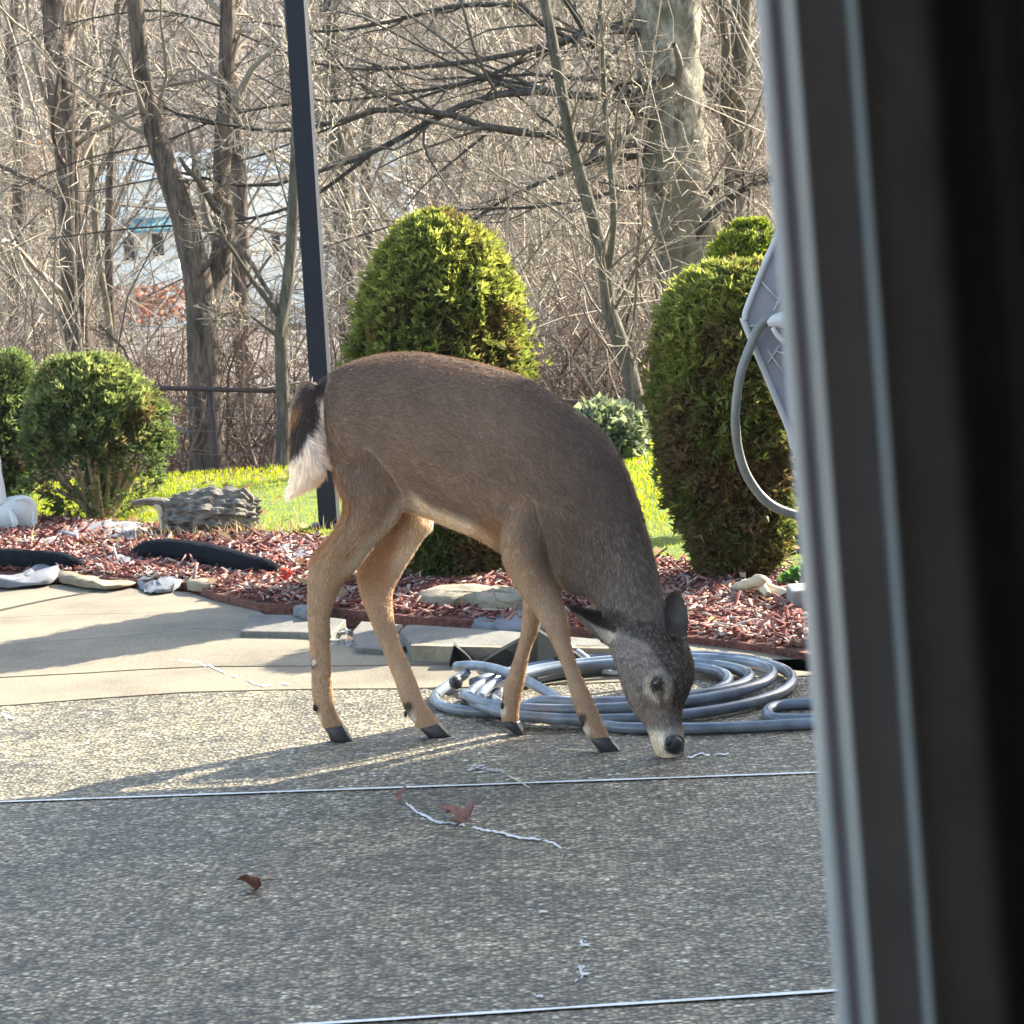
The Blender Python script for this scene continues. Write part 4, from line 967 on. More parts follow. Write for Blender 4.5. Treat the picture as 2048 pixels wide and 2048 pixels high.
# ------------------------------------------------------------------ evergreens
def sprays(P, D, size, col, thin=.22, k=3, spread=.9):
    """P points, D growth dirs -> k leaflets (rhombus) each"""
    n = len(P); Vs = []; 
    for j in range(k):
        d = nrm(D + RNG.normal(0, spread * .5, (n, 3))); s = nrm(np.cross(d, RNG.normal(0, 1, (n, 3))))
        L = size * RNG.uniform(.6, 1.3, n)
        b = P; m1 = b + d * (L * .5)[:, None]; t = b + nrm(d + RNG.normal(0, .25, (n, 3))) * L[:, None]
        Vs.append(np.stack([b, m1 + s * (L * thin)[:, None], t, m1 - s * (L * thin)[:, None]], 1))
    V = np.concatenate(Vs); c = np.tile(col, (k, 1))
    F = np.arange(len(V) * 4).reshape(-1, 4)
    return V.reshape(-1, 3), F, np.repeat(c, 4, 0)
def evergreen(name, base, prof, label, n=17000, green=(.085, .120, .030), tip=(.36, .39, .10), brown=(.19, .115, .07), brownf=.35, size=.023, group=None, lowstems=5, seed=1, spread=1.0, cat='shrub', open_=0):
    """prof: list of (z, x_left_offset, x_right_offset) from the base centre"""
    root = tag(empty(name, base), label, cat, group)
    pr = np.array(prof); pr[:, 0] *= .975; mid_ = (pr[:, 1] + pr[:, 2]) / 2; pr[:, 1] = mid_ + (pr[:, 1] - mid_) * .93; pr[:, 2] = mid_ + (pr[:, 2] - mid_) * .93; zs = pr[:, 0]; H = zs[-1]
    z = np.interp(RNG.random(n * 2), np.cumsum(np.r_[0, np.diff(zs) * 1]) / H, zs)
    wgt = (np.interp(z, zs, (pr[:, 2] - pr[:, 1]) / 2)) / ((pr[:, 2] - pr[:, 1]).max() / 2)
    z = z[RNG.random(len(z)) < wgt * .95 + .05][:n]; n = len(z)
    ztop = RNG.random(n) < .06
    th = RNG.uniform(0, 2 * np.pi, n)
    cx = np.interp(z, zs, (pr[:, 1] + pr[:, 2]) / 2); r = np.interp(z, zs, (pr[:, 2] - pr[:, 1]) / 2)
    P0 = np.stack([np.cos(th) * r, np.sin(th) * r, z], -1)
    lump = 1 + (.12 + .16 * (open_ > 0)) * vnoise(P0, 16, seed) + .17 * vnoise(P0, 48, seed + 1)
    rad = r * lump * (1 - RNG.gamma(1.2, .06, n))
    stick = RNG.random(n) < .05; rad = np.where(stick, r * lump * RNG.uniform(1.0, 1.14, n), rad)
    if open_ > 0: kz = RNG.random(n) > open_ * sst(.62, .3, z / H); th, cx, r, rad, z, lump, P0 = th[kz], cx[kz], r[kz], rad[kz], z[kz], lump[kz], P0[kz]; n = len(z)
    P = np.stack([cx + np.cos(th) * rad, np.sin(th) * rad, z], -1)
    slope = np.interp(z, (zs[1:] + zs[:-1]) / 2, -np.diff((pr[:, 2] - pr[:, 1]) / 2) / np.diff(zs))
    D = nrm(np.stack([np.cos(th), np.sin(th), .35 + np.clip(slope, -.3, 3)], -1))
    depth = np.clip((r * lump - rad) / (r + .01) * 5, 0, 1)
    nz = vnoise(P, 9, seed + 3) + .6 * vnoise(P, 26, seed + 5)
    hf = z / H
    fb = np.clip(sst(.0, .8, nz + brownf - hf * .6) * .75 + RNG.normal(0, .12, n), 0, 1)[:, None]
    g = np.array(green) * RNG.uniform(.6, 1.4, (n, 1))
    ft = np.clip((1 - depth) * (.15 + .75 * sst(.3, 1.0, hf) + .35 * vnoise(P0, 40, seed + 8)) * RNG.uniform(.2, 1.3, n), 0, 1)[:, None]  # yellow-green tips increase towards the top: sunlit look put into the colour
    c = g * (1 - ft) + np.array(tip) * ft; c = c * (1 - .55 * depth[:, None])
    c = c * (1 - fb) + np.array(brown) * RNG.uniform(.5, 1.3, (n, 1)) * fb
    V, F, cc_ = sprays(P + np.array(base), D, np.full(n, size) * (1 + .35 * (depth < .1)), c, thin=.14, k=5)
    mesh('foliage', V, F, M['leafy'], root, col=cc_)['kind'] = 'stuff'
    # dark woody core
    k = 20; V, F = [], []
    for zz, xl, xr in prof:
        for j in range(k):
            a = j / k * 6.283; rr = (xr - xl) / 2 * (.74 - .52 * min(1, open_ * 1.4) * float(sst(.8, .4, zz / H))) * (1 + .1 * math.sin(a * 5 + zz * 20)); V.append((base[0] + (xl + xr) / 2 + rr * math.cos(a), base[1] + rr * math.sin(a), base[2] + zz * .95))
    for i in range(len(prof) - 1):
        for j in range(k): F.append((i * k + j, i * k + (j + 1) % k, (i + 1) * k + (j + 1) % k, (i + 1) * k + j))
    mesh('crown', V, F, M['core'], root, True)
    st = []
    for i in range(lowstems):
        a = random.uniform(0, 6.28); rr = r.max() * random.uniform(.3, .75)
        st.append(tube1([Vector(base) + Vector((random.uniform(-.03, .03), random.uniform(-.03, .03), -.02)), Vector(base) + Vector((rr * .4 * math.cos(a), rr * .4 * math.sin(a), H * .10)), Vector(base) + Vector((rr * math.cos(a), rr * math.sin(a), H * random.uniform(.2, .4)))], np.array([.018, .013, .007]), 7, 4))
    V, F = join(st); mesh('trunk', V, F, M['twig_wood'], root, True)
    return root
litter(750)
def prof_px(pts, Y, base):
    """(sy, sxl, sxr) rows bottom to top -> profile relative to the base"""
    out = []
    for sy, xl, xr in pts:
        l, r = A(xl, sy, Y), A(xr, sy, Y); out.append(((l.z + r.z) / 2 - base[2], l.x - base[0], r.x - base[0]))
    return out
def shrub(pts, cx, cy, label, dy=0, **kw):
    b = G(cx, cy); b = (b.x, b.y + dy, 0.0)
    return evergreen('evergreen_shrub', b, prof_px(pts, b[1], b), label, group='clipped evergreen shrubs in the garden bed', **kw)
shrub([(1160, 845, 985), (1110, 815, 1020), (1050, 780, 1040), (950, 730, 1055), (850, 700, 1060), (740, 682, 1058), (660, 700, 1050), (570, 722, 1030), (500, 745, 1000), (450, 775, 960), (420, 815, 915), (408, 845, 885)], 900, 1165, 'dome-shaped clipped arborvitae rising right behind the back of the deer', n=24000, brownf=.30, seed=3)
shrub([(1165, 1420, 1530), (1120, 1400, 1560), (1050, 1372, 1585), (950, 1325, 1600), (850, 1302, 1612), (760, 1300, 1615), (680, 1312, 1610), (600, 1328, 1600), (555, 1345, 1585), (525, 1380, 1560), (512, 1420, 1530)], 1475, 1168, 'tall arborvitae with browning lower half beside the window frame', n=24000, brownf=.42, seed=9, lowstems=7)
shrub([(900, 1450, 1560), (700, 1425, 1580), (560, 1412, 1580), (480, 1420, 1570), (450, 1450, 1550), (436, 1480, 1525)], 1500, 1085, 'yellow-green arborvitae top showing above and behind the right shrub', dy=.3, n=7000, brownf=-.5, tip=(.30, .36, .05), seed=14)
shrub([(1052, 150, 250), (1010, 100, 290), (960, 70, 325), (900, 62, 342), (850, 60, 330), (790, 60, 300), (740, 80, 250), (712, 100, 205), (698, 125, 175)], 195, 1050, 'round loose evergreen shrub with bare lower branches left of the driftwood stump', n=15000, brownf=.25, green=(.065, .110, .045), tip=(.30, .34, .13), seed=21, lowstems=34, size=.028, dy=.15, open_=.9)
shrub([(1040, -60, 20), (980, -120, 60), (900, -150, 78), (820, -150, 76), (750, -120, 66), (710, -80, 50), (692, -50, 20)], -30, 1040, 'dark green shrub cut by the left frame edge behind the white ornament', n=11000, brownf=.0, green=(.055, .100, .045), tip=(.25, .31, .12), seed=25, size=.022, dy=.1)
# broadleaf pale shrub and small ones
def broadleaf(name, cpx, cY, rx, rz, n, col, label, size=.03, cat='bush', mat='leafy', group=None, thin=.32):
    c = A(*cpx, cY); gzv = float(terrain_z(cY)); root = tag(empty(name, (c.x, cY, gzv)), label, cat, group)
    d = nrm(RNG.normal(0, 1, (n, 3))); P = np.array(c) + d * np.array([rx, rx * .8, rz]) * (RNG.random((n, 1)) ** .4) * (1 + .2 * vnoise(d, 3, 8))[:, None]
    P[:, 2] = np.maximum(P[:, 2], gzv + .02)
    cc_ = np.array(col) * RNG.uniform(.45, 1.4, (n, 1))
    V, F, q = sprays(P, d + np.array([0, 0, .3]), np.full(n, size), cc_, thin=thin, k=2, spread=1.4)
    mesh('leaves', V, F, M[mat], root, col=q)['kind'] = 'stuff'
    st = [tube1([(c.x, cY, gzv - .05), (c.x + (p[0] - c.x) * .4, cY + (p[1] - cY) * .4, (gzv + p[2]) / 2), tuple(p)], np.array([.012, .008, .003]), 5, 3) for p in P[:18]]
    V, F = join(st); mesh('stems', V, F, M['twig_wood'], root)['kind'] = 'stuff'
broadleaf('laurel_bush', (1205, 880), 13.2, .20, .17, 1500, (.20, .24, .17), 'pale green broadleaf bush on the lawn edge right behind the shoulder of the deer', .05)
broadleaf('laurel_bush', (1565, 930), 11.5, .12, .24, 1400, (.24, .27, .16), 'silvery green leafy bush between the right arborvitae and the window frame', .045)
broadleaf('weed_clump', (1600, 1160), 8.75, .05, .03, 90, (.10, .22, .06), 'small clump of green weeds above the pale concrete block', .04)
broadleaf('dark_shrub', (1590, 1110), 9.6, .16, .12, 1200, (.035, .045, .05), 'low dark blue-green shrub at the foot of the right arborvitae', .035)
# bare twigs at the foot of the right arborvitae
tw = tag(empty('dead_twigs', G(1495, 1165)), 'orange-tan bare twigs at the foot of the right arborvitae', 'twigs')
c = G(1492, 1168); st = []
for dx, dz in ((.10, .16), (.06, .20), (.02, .14), (.16, .10), (.14, .21)):
    st.append(tube1([c, c + Vector((dx * .3, -.03, dz * .6)), c + Vector((dx, -.05, dz))], np.array([.006, .004, .0015]), 5, 4))
    st.append(tube1([c + Vector((dx * .6, -.04, dz * .7)), c + Vector((dx * 1.2, -.06, dz * .75))], np.array([.003, .0012]), 5, 3))
V, F = join(st); mesh('stems', V, F, M['palewood'], tw)

# ------------------------------------------------------------------ bare trees
def spawn(P, R, k, lr, rr, n, ang=(.5, 1.1), curl=.25, upb=.15, tmin=.2, rmin=.0012, lmin=.0, droop=0):
    m_, npt = R.shape
    seg = np.linalg.norm(np.diff(P, axis=1), axis=2).sum(1)
    pi = np.repeat(np.arange(m_), k); mm = len(pi)
    t = RNG.uniform(tmin, 1, mm); f = t * (npt - 1); i0 = np.minimum(f.astype(int), npt - 2); fr = (f - i0)[:, None]
    B = P[pi, i0] * (1 - fr) + P[pi, i0 + 1] * fr; rb = R[pi, i0] * (1 - fr[:, 0]) + R[pi, i0 + 1] * fr[:, 0]
    T = nrm(P[pi, i0 + 1] - P[pi, i0]); Q = nrm(np.cross(T, RNG.normal(0, 1, (mm, 3))))
    a = RNG.uniform(*ang, mm)[:, None]; d = nrm(T * np.cos(a) + Q * np.sin(a) + np.array([0, 0, upb]))
    L = np.maximum(seg[pi] * lr * (1.15 - .7 * t) * RNG.uniform(.5, 1.3, mm), lmin)
    out = [B]; 
    for j in range(n - 1):
        d = nrm(d + RNG.normal(0, curl, (mm, 3)) + np.array([0, 0, -droop])); out.append(out[-1] + d * (L / (n - 1))[:, None])
    PP = np.stack(out, 1); r_0 = np.maximum(np.minimum(rb * rr, rb), rmin)
    RR = r_0[:, None] * np.linspace(1, .35, n)[None]
    RR = np.maximum(RR, rmin * .7)
    return PP, RR
def base_poly(pts, n=10): 
    P = catmull(np.array([tuple(p) for p in pts]), 4); t = np.linspace(0, 1, len(P)); tt = np.linspace(0, 1, n)
    return np.stack([np.interp(tt, t, P[:, i]) for i in range(3)], -1)
def twig_cols(n, a, b): 
    t = RNG.random((n, 1)); return (np.array(a) * (1 - t) + np.array(b) * t) * RNG.uniform(.7, 1.2, (n, 1))
PALE = ((.16, .125, .10), (.56, .47, .36)); GREY = ((.11, .085, .068), (.42, .345, .265)); DARKT = ((.05, .045, .04), (.13, .12, .10))
def in_house_view(P0):
    x_, y_ = project(P0)
    return ((x_ > 195) & (x_ < 380) & (y_ > 300) & (y_ < 650)) | ((x_ > 470) & (x_ < 610) & (y_ > 330) & (y_ < 600)) | ((x_ > 690) & (x_ < 850) & (y_ > 320) & (y_ < 430))
def clear_view(P_, R_, p):
    k = ~(in_house_view(P_[:, P_.shape[1] // 2]) & (RNG.random(len(P_)) < p)); return P_[k], R_[k]
def bare_tree(label, trunk, r_base, r_top, mat, Y, levels, limbs=(), cols=PALE, dark_first=False, name='bare_tree', group='bare trees in the wood behind the lawn', tw=.0028, sides=10, z_from=None, cat='tree', k1=14, l1=.35, limb_mat=None, root_shift=None):
    """trunk: px polyline bottom->top at depth Y (extended down to the terrain)"""
    T = [A(x, y, Y) for x, y in trunk]
    tz = float(terrain_z(Y))
    if T[0].z > tz + .05: T = [Vector((T[0].x, T[0].y, tz - .05))] + T
    top = T[-1] + (T[-1] - T[-2]).normalized() * 2.5
    T = T + [top]
    root = tag(empty(name, (T[0].x, T[0].y, tz)), label, cat, group)
    nT = 14 if r_base < .15 else 40; P = base_poly(T, nT); R = np.linspace(r_base, r_top, nT); R[0] *= 1.25
    V, F = tubes(P[None], R[None], sides)
    nzv = vnoise(V, 10 / max(r_base, .05) * .3, 2)[:, None]; ctr = np.repeat(P, sides, 0); V = V + nrm(V - ctr) * nzv * r_base * (.10 if r_base < .15 else .22)
    mesh('trunk', V, F, M[mat], root, True)
    LP, LR = [], []
    for pts, ra, rb_ in limbs:
        pts = ([(pts[0][0] + 30, pts[0][1] + 6, 0.0), (pts[0][0] - 12, pts[0][1], 0.0)] + list(pts[1:])) if (r_base > .15 and 1180 * D_ < pts[0][0] and pts[1][0] < pts[0][0]) else list(pts)
        q = base_poly([A(x, y, Y + dy) for x, y, dy in pts], 16); LP.append(q); LR.append(np.linspace(ra * .82, rb_ * .9, 16) * (1 + .06 * np.sin(np.arange(16) * 2.3)))
    allP, allR = [], []
    if LP:
        LPa, LRa = np.array(LP), np.array(LR)
        V, F = tubes(LPa, LRa, 7); mesh('limbs', V, F, M[limb_mat or mat], root, True)
    P1, R1 = spawn(P[None], R[None], k1, l1, .22, 7, (.5, 1.15), .20, .2, .12); R1 = np.minimum(R1, .022 if r_base < .2 else .03)
    if LP:
        P2, R2 = spawn(LPa, LRa, 11, .35, .55, 7, (.3, .9), .18, .05, .15, rmin=tw)
        P1 = np.concatenate([P1, P2]); R1 = np.concatenate([R1, R2])
    P1, R1 = clear_view(P1, R1, .8)
    parts = [tubes(P1, R1, 5)]
    nb_ = [len(parts[0][0])]
    Pp, Rp = P1, R1
    for (k, lr, n_) in levels:
        Pp, Rp = spawn(Pp, Rp, k, lr, .6, n_, (.35, 1.1), .38, .06, .1, rmin=tw, lmin=.06); Pp, Rp = clear_view(Pp, Rp, .93)
        parts.append(tubes(Pp, Rp, 3))
    Vs = [p[0] for p in parts]; V, F = join(parts)
    cl = []
    for q, p in enumerate(parts):
        s_ = 5 if q == 0 else 3; npt = 7 if q == 0 else levels[q - 1][2]
        nbr = len(p[0]) // (s_ * npt); a_, b_ = (DARKT if (dark_first and q == 0) else (tuple(v * .7 for v in cols[0]), tuple(v * .6 for v in cols[1])) if q == 0 else cols)
        cl.append(np.repeat(twig_cols(nbr, a_, b_), s_ * npt, 0))
    o = mesh('crown', V, F, M['twig_pale'], root, col=np.concatenate(cl)); o['kind'] = 'stuff'
    return root
D_ = 2048 / 1932
def dp(*pts): return [(x * D_, y * D_) for x, y in pts]
def d3(*pts): return [(p[0] * D_, p[1] * D_, p[2]) for p in pts]
# the big tree at the right with long dark limbs sweeping left
bare_tree('big grey mottled tree at the right whose dark limbs sweep across the view', dp((1318, 640), (1300, 480), (1275, 330), (1262, 160), (1262, 0), (1262, -120)), .195, .185, 'bark_big', 17.0, [(4, .5, 5), (3, .5, 4)],
    limbs=[(d3((1240, 280, -.1), (1160, 268, -.3), (1050, 255, -.5), (930, 243, -.7), (830, 212, -.9), (700, 208, -1.1), (600, 240, -1.3), (480, 245, -1.5), (330, 212, -1.7)), .040, .008),
           (d3((1240, 225, -.1), (1190, 188, -.3), (1080, 180, -.5), (980, 172, -.6), (880, 195, -.8), (790, 240, -.9), (700, 290, -1.0), (610, 320, -1.1), (500, 352, -1.2), (400, 340, -1.3), (250, 300, -1.4)), .036, .007),
           (d3((1245, 295, -.1), (1130, 300, -.2), (1040, 335, -.3), (960, 372, -.4), (900, 410, -.5), (850, 450, -.5)), .028, .005),
           (d3((1235, 345, -.1), (1120, 372, -.4), (1000, 392, -.5), (880, 395, -.6), (760, 420, -.7), (600, 470, -.8)), .018, .004),
           (d3((1235, 240, 0), (1150, 140, -.1), (1105, 60, -.2), (1050, -30, -.3)), .040, .02),
           (d3((1230, 210, -.2), (1130, 110, -.4), (1000, 30, -.5), (960, -10, -.6)), .026, .012),
           (d3((1235, 60, -.1), (1120, 60, -.4), (1000, 95, -.6), (860, 120, -.8), (700, 130, -1.0), (590, 118, -1.2), (420, 50, -1.3)), .030, .006),
           (d3((1225, 30, -.1), (1080, 75, -.4), (900, 150, -.7), (740, 178, -.9), (590, 190, -1.0), (480, 140, -1.1)), .022, .005),
           (d3((960, 8, -.3), (850, 12, -.4), (740, 40, -.5), (600, 60, -.6), (480, 40, -.7)), .022, .006),
           (d3((700, 290, -.8), (600, 365, -.9), (520, 400, -1), (420, 420, -1.1), (260, 430, -1.2), (90, 450, -1.3)), .016, .004),
           (d3((1240, 160, -.1), (1100, 150, -.4), (960, 140, -.6), (820, 175, -.8), (640, 235, -1.0), (470, 300, -1.2), (330, 330, -1.4), (180, 360, -1.5)), .016, .004),
           (d3((930, 243, -.6), (860, 300, -.7), (800, 350, -.8), (760, 400, -.9)), .010, .003),
           (d3((420, 50, -1.2), (300, 20, -1.3), (150, 40, -1.4), (20, 90, -1.5)), .010, .003),
           (d3((590, 190, -1.0), (440, 215, -1.2), (300, 270, -1.4), (160, 300, -1.5), (20, 360, -1.6)), .010, .003),
           (d3((480, 245, -1.2), (360, 225, -1.3), (250, 170, -1.4), (120, 100, -1.5)), .010, .003),
           (d3((1295, 480, -.1), (1330, 420, -.2), (1370, 380, -.2), (1420, 350, -.2), (1500, 330, -.2)), .035, .012),
           (d3((1330, 370, 0), (1400, 330, -.1), (1470, 340, -.2)), .025, .01)],
    cols=GREY, limb_mat='limb', dark_first=True, tw=.0030, sides=24, k1=3, l1=.15)
bare_tree('grey-green tree trunk standing right of and behind the big mottled tree', dp((1400, 560), (1385, 400), (1392, 200), (1400, 0), (1405, -100)), .075, .06, 'bark_moss', 18.6, [(5, .5, 4), (3, .5, 3)], limbs=[(d3((1390, 270, 0), (1365, 200, -.1), (1370, 80, -.2), (1350, -20, -.3)), .05, .03)], cols=GREY)
bare_tree('slender leaning grey tree behind the neck of the deer', dp((1212, 905), (1205, 780), (1180, 670), (1150, 590), (1140, 500), (1110, 380), (1078, 270), (1050, 120)), .046, .022, 'bark_moss', 14.3, [(5, .5, 4), (4, .5, 3)], limbs=[(d3((1145, 520, 0), (1158, 420, -.1), (1150, 300, -.1), (1140, 180, -.1), (1135, 60, -.1), (1130, -80, -.1)), .024, .010)], k1=22, l1=.22, cols=GREY)
bare_tree('thick dark double-trunked tree at the lawn edge left of the post', dp((392, 880), (385, 700), (378, 560), (360, 470), (345, 400), (300, 280), (270, 150), (255, 0)), .105, .035, 'bark_dark', 15.6, [(5, .5, 4), (4, .5, 3)], limbs=[(d3((380, 600, 0), (408, 520, .1), (425, 430, .1), (418, 330, .1), (425, 200, .1), (430, 20, .1), (430, -140, .1)), .08, .04), (d3((372, 520, -.1), (440, 460, -.2), (500, 540, -.3), (540, 600, -.3)), .02, .012)], k1=16, l1=.25, sides=16)
bare_tree('slim green-grey tree with a knot just left of the post', dp((532, 885), (535, 760), (528, 640), (545, 520), (552, 400), (560, 200), (545, 20)), .040, .022, 'bark_moss', 14.8, [(5, .5, 4), (4, .5, 3)], limbs=[(d3((530, 600, 0), (470, 520, -.1), (420, 450, -.2), (350, 420, -.2)), .02, .008), (d3((530, 640, 0), (460, 590, 0), (400, 600, -.1)), .012, .005)], k1=20, l1=.22)
bare_tree('tall brown tree trunk near the left frame edge', dp((152, 680), (140, 500), (130, 300), (112, 150), (100, 0)), .095, .075, 'bark_dark', 18, [(5, .5, 4), (4, .5, 3)], k1=26, l1=.3)
bare_tree('thin pale beige tree in front of the left brown trunk', dp((215, 720), (205, 600), (185, 480), (172, 300), (165, 150), (155, 0)), .026, .018, 'bark_pale', 18.5, [(5, .5, 4), (4, .5, 3)], k1=22, l1=.25)
bare_tree('greenish trunk directly right of the post', dp((662, 640), (655, 520), (645, 380), (632, 200), (620, 0)), .105, .09, 'bark_moss', 26, [(5, .5, 4), (4, .5, 3)], k1=24, l1=.3)
bare_tree('slimmer grey trunk beside the greenish one right of the post', dp((705, 620), (695, 480), (690, 330), (700, 150), (690, 0)), .06, .045, 'bark_moss', 28, [(5, .5, 4), (4, .5, 3)], k1=22, l1=.3)
bare_tree('brown trunk between the double-trunked tree and the slim green-grey one', dp((470, 800), (452, 600), (455, 420), (440, 200), (430, 0)), .07, .05, 'bark_dark', 21, [(5, .5, 4), (4, .5, 3)], k1=22, l1=.3)
bare_tree('dark thin trunk right of the white house corner', dp((215, 700), (208, 560), (205, 400), (215, 200), (222, 0)), .035, .022, 'bark_dark', 20, [(4, .5, 4), (3, .5, 3)], k1=18, l1=.25)
bare_tree('mid-grey trunk above the dome-shaped arborvitae', dp((930, 640), (910, 400), (905, 250), (895, 100), (900, 0)), .08, .06, 'bark_moss', 34, [(5, .5, 4), (4, .5, 3)], k1=26, l1=.3)
bare_tree('pale trunk left of the leaning tree', dp((1050, 640), (1062, 400), (1075, 250), (1060, 100), (1065, 0)), .06, .045, 'bark_pale', 30, [(5, .5, 4), (4, .5, 3)], k1=26, l1=.3)
bare_tree('brown trunk between the leaning tree and the big mottled tree', dp((1205, 640), (1210, 400), (1195, 250), (1190, 100), (1185, 0)), .07, .05, 'bark_dark', 29, [(5, .5, 4), (4, .5, 3)], k1=24, l1=.3)
bare_tree('slim trunk at the far left frame edge', dp((30, 700), (25, 500), (40, 300), (20, 100), (30, 0)), .05, .04, 'bark_dark', 24, [(5, .5, 4), (4, .5, 3)], k1=24, l1=.3)
# woods seen through them: copies of the mid-distance trees
protos = []
for i in range(3):
    X0 = 1024 + i * 3
    protos.append(bare_tree('', dp((960, 640), (955 + i * 9, 400), (970 - i * 7, 200), (950 + i * 5, 0)), .11, .05, ['bark_dark', 'bark_moss', 'bark_pale'][i], 42 + i, [(6, .5, 4), (4, .5, 3)], k1=34, l1=.33, tw=.006, cols=GREY))
wood_label = 'bare tree of the wood in front of and around the white house'
spots = []
for i in range(34):
    Yw = random.uniform(36, 95) if i > 2 else (40, 47, 55)[i]
    Xw = random.uniform(-1.08, .75) * Yw * .19
    if abs(Xw / Yw * FPX + 1024 - 520) < 350: Xw = random.choice((-1.15, -1.05, .28, .4, .5, .6, .7)) * Yw * .19
    spots.append((Xw, Yw))
for i, (Xw, Yw) in enumerate(spots):
    src = protos[i % 3]
    if i < 3: t_ = src
    else:
        t_ = src.copy(); COL.objects.link(t_)
        for ch in src.children:
            c_ = ch.copy(); COL.objects.link(c_); c_.parent = t_
    if abs(Xw / Yw * FPX + 1024 - 520) < 350: Xw = .3 * Yw * .19
    t_.location = (Xw, Yw, float(terrain_z(Yw)) - .1); t_.rotation_euler = (0, 0, random.uniform(0, 6.28)); s = random.uniform(.9, 1.3); t_.scale = (s, s, s * 1.1)
    tag(t_, wood_label, 'tree', 'bare trees of the wood by the white house')
# dense brush behind the fence (one mass)
def brush(name, m0, y0, y1, hgt, cols, tw, k1=5, k2=4, xs=.2, zoff=0, r0_=.010, lr=.5, kind='stuff', thin=0.0):
    y = y0 + (y1 - y0) * RNG.random(m0) ** .8; x = RNG.uniform(-1, .9, m0) * y * xs
    px = x / y * FPX + 1024
    kp = ~((np.abs(px - 520) < 340) & (RNG.random(m0) < thin)); x, y = x[kp], y[kp]; m0 = len(x)
    b = np.stack([x, y, terrain_z(y) + zoff], -1); n = 7; P = [b]; d = nrm(np.stack([RNG.normal(0, .35, m0), RNG.normal(0, .3, m0), np.ones(m0)], -1)); h_ = hgt * RNG.uniform(.4, 1.2, m0)
    for j in range(n - 1):
        d = nrm(d + RNG.normal(0, .18, (m0, 3))); P.append(P[-1] + d * (h_ / (n - 1))[:, None])
    P = np.stack(P, 1); R = np.linspace(1, .4, n)[None] * (r0_ * RNG.uniform(.5, 1.4, m0))[:, None]
    P, R = clear_view(P, R, .9); m0 = len(P)
    P1, R1 = spawn(P, R, k1, lr, .6, 5, (.4, 1.2), .34, .05, .15, rmin=tw)
    P2, R2 = spawn(P1, R1, k2, .5, .6, 4, (.4, 1.2), .42, 0, .1, rmin=tw)
    P2, R2 = clear_view(P2, R2, .8); P1, R1 = clear_view(P1, R1, .8)
    parts = [(tubes(P, R, 3), m0, 7), (tubes(P1, R1, 3), len(P1), 5), (tubes(P2, R2, 3), len(P2), 4)]
    V, F = join([p[0] for p in parts])
    c = np.concatenate([np.repeat(twig_cols(k_, *cols), 3 * np_, 0) for _, k_, np_ in parts])
    o = mesh(name, V, F, M['twig_pale'], col=c); tag(o, kind=kind)
BROWN = ((.10, .065, .045), (.30, .21, .155))
brush('brush', 620, 15.3, 19, 1.15, BROWN, .0026, 7, 5)
brush('brush', 620, 16, 30, 4.2, PALE, .0030, 8, 5, thin=.86)
brush('brush', 560, 26, 50, 7.0, PALE, .0050, 9, 6, r0_=.03, thin=.97)
# far wood on the hillside: one mass
def far_wood():
    m0 = 300; y = 135 + 200 * RNG.random(m0) ** 1.3; x = RNG.uniform(-1.05, .8, m0) * y * .2
    b = np.stack([x, y, terrain_z(y) - .5], -1); H_ = RNG.uniform(9, 15, m0)
    P = [b]; d = nrm(np.stack([RNG.normal(0, .08, m0), RNG.normal(0, .08, m0), np.ones(m0)], -1))
    for j in range(5): d = nrm(d + RNG.normal(0, .05, (m0, 3))); P.append(P[-1] + d * (H_ / 5)[:, None])
    P = np.stack(P, 1); R = np.linspace(1, .3, 6)[None] * RNG.uniform(.10, .22, m0)[:, None]
    P1, R1 = spawn(P, R, 14, .35, .5, 4, (.4, 1.0), .2, .2, .15, rmin=.02)
    P2, R2 = spawn(P1, R1, 6, .5, .6, 3, (.4, 1.1), .25, .1, .1, rmin=.016)
    V, F = join([tubes(P, R, 5), tubes(P1, R1, 3), tubes(P2, R2, 3)])
    c = np.concatenate([np.repeat(twig_cols(m0, (.09, .07, .062), (.24, .195, .17)), 30, 0), np.repeat(twig_cols(len(P1), (.12, .098, .088), (.30, .25, .22)), 12, 0), np.repeat(twig_cols(len(P2), (.14, .115, .10), (.36, .30, .26)), 9, 0)])
    tag(mesh('far_wood', V, F, M['twig_pale'], col=c), kind='stuff')
far_wood()
broadleaf('orange_bush', (80, 440), 60, .9, 1.6, 900, (.50, .24, .12), 'orange-leaved bush in the wood at the far left', .16, mat='orange', thin=.4)
broadleaf('orange_bush', (300, 610), 50, 1.0, .35, 420, (.42, .20, .13), 'low reddish brush below the white house', .12, mat='orange', thin=.3)

# ------------------------------------------------------------------ fence
fence = tag(empty('fence', (A(400, 780, 15).x, 15, float(terrain_z(15)))), 'low dark rail and wire fence along the far edge of the lawn', 'fence')
def rail(pts, r=.014): V, F = tube1([A(x, y, 15) for x, y in pts], r, 6, 3); mesh('rail', V, F, M['rail'], fence, True)
rail([(-300, 757), (0, 765), (258, 774), (400, 778), (550, 782), (800, 790), (1010, 797), (1160, 804), (1265, 812), (1500, 822)])
for px in (-40, 420, 880, 1330):
    p = A(px, 782 if px < 700 else 808, 15); V, F = tube1([(p.x, 15.03, float(terrain_z(15)) - .1), (p.x, 15.03, p.z + .02)], .016, 8, 2); mesh('post', V, F, M['rail'], fence, True)
ws = []
for i in range(5):
    dz = -.10 - i * .12
    ws.append(tube1([A(x, y, 15) + Vector((0, .01, dz)) for x, y in ((-300, 757), (258, 774), (550, 782), (1010, 797), (1500, 822))], .0022, 4, 3))
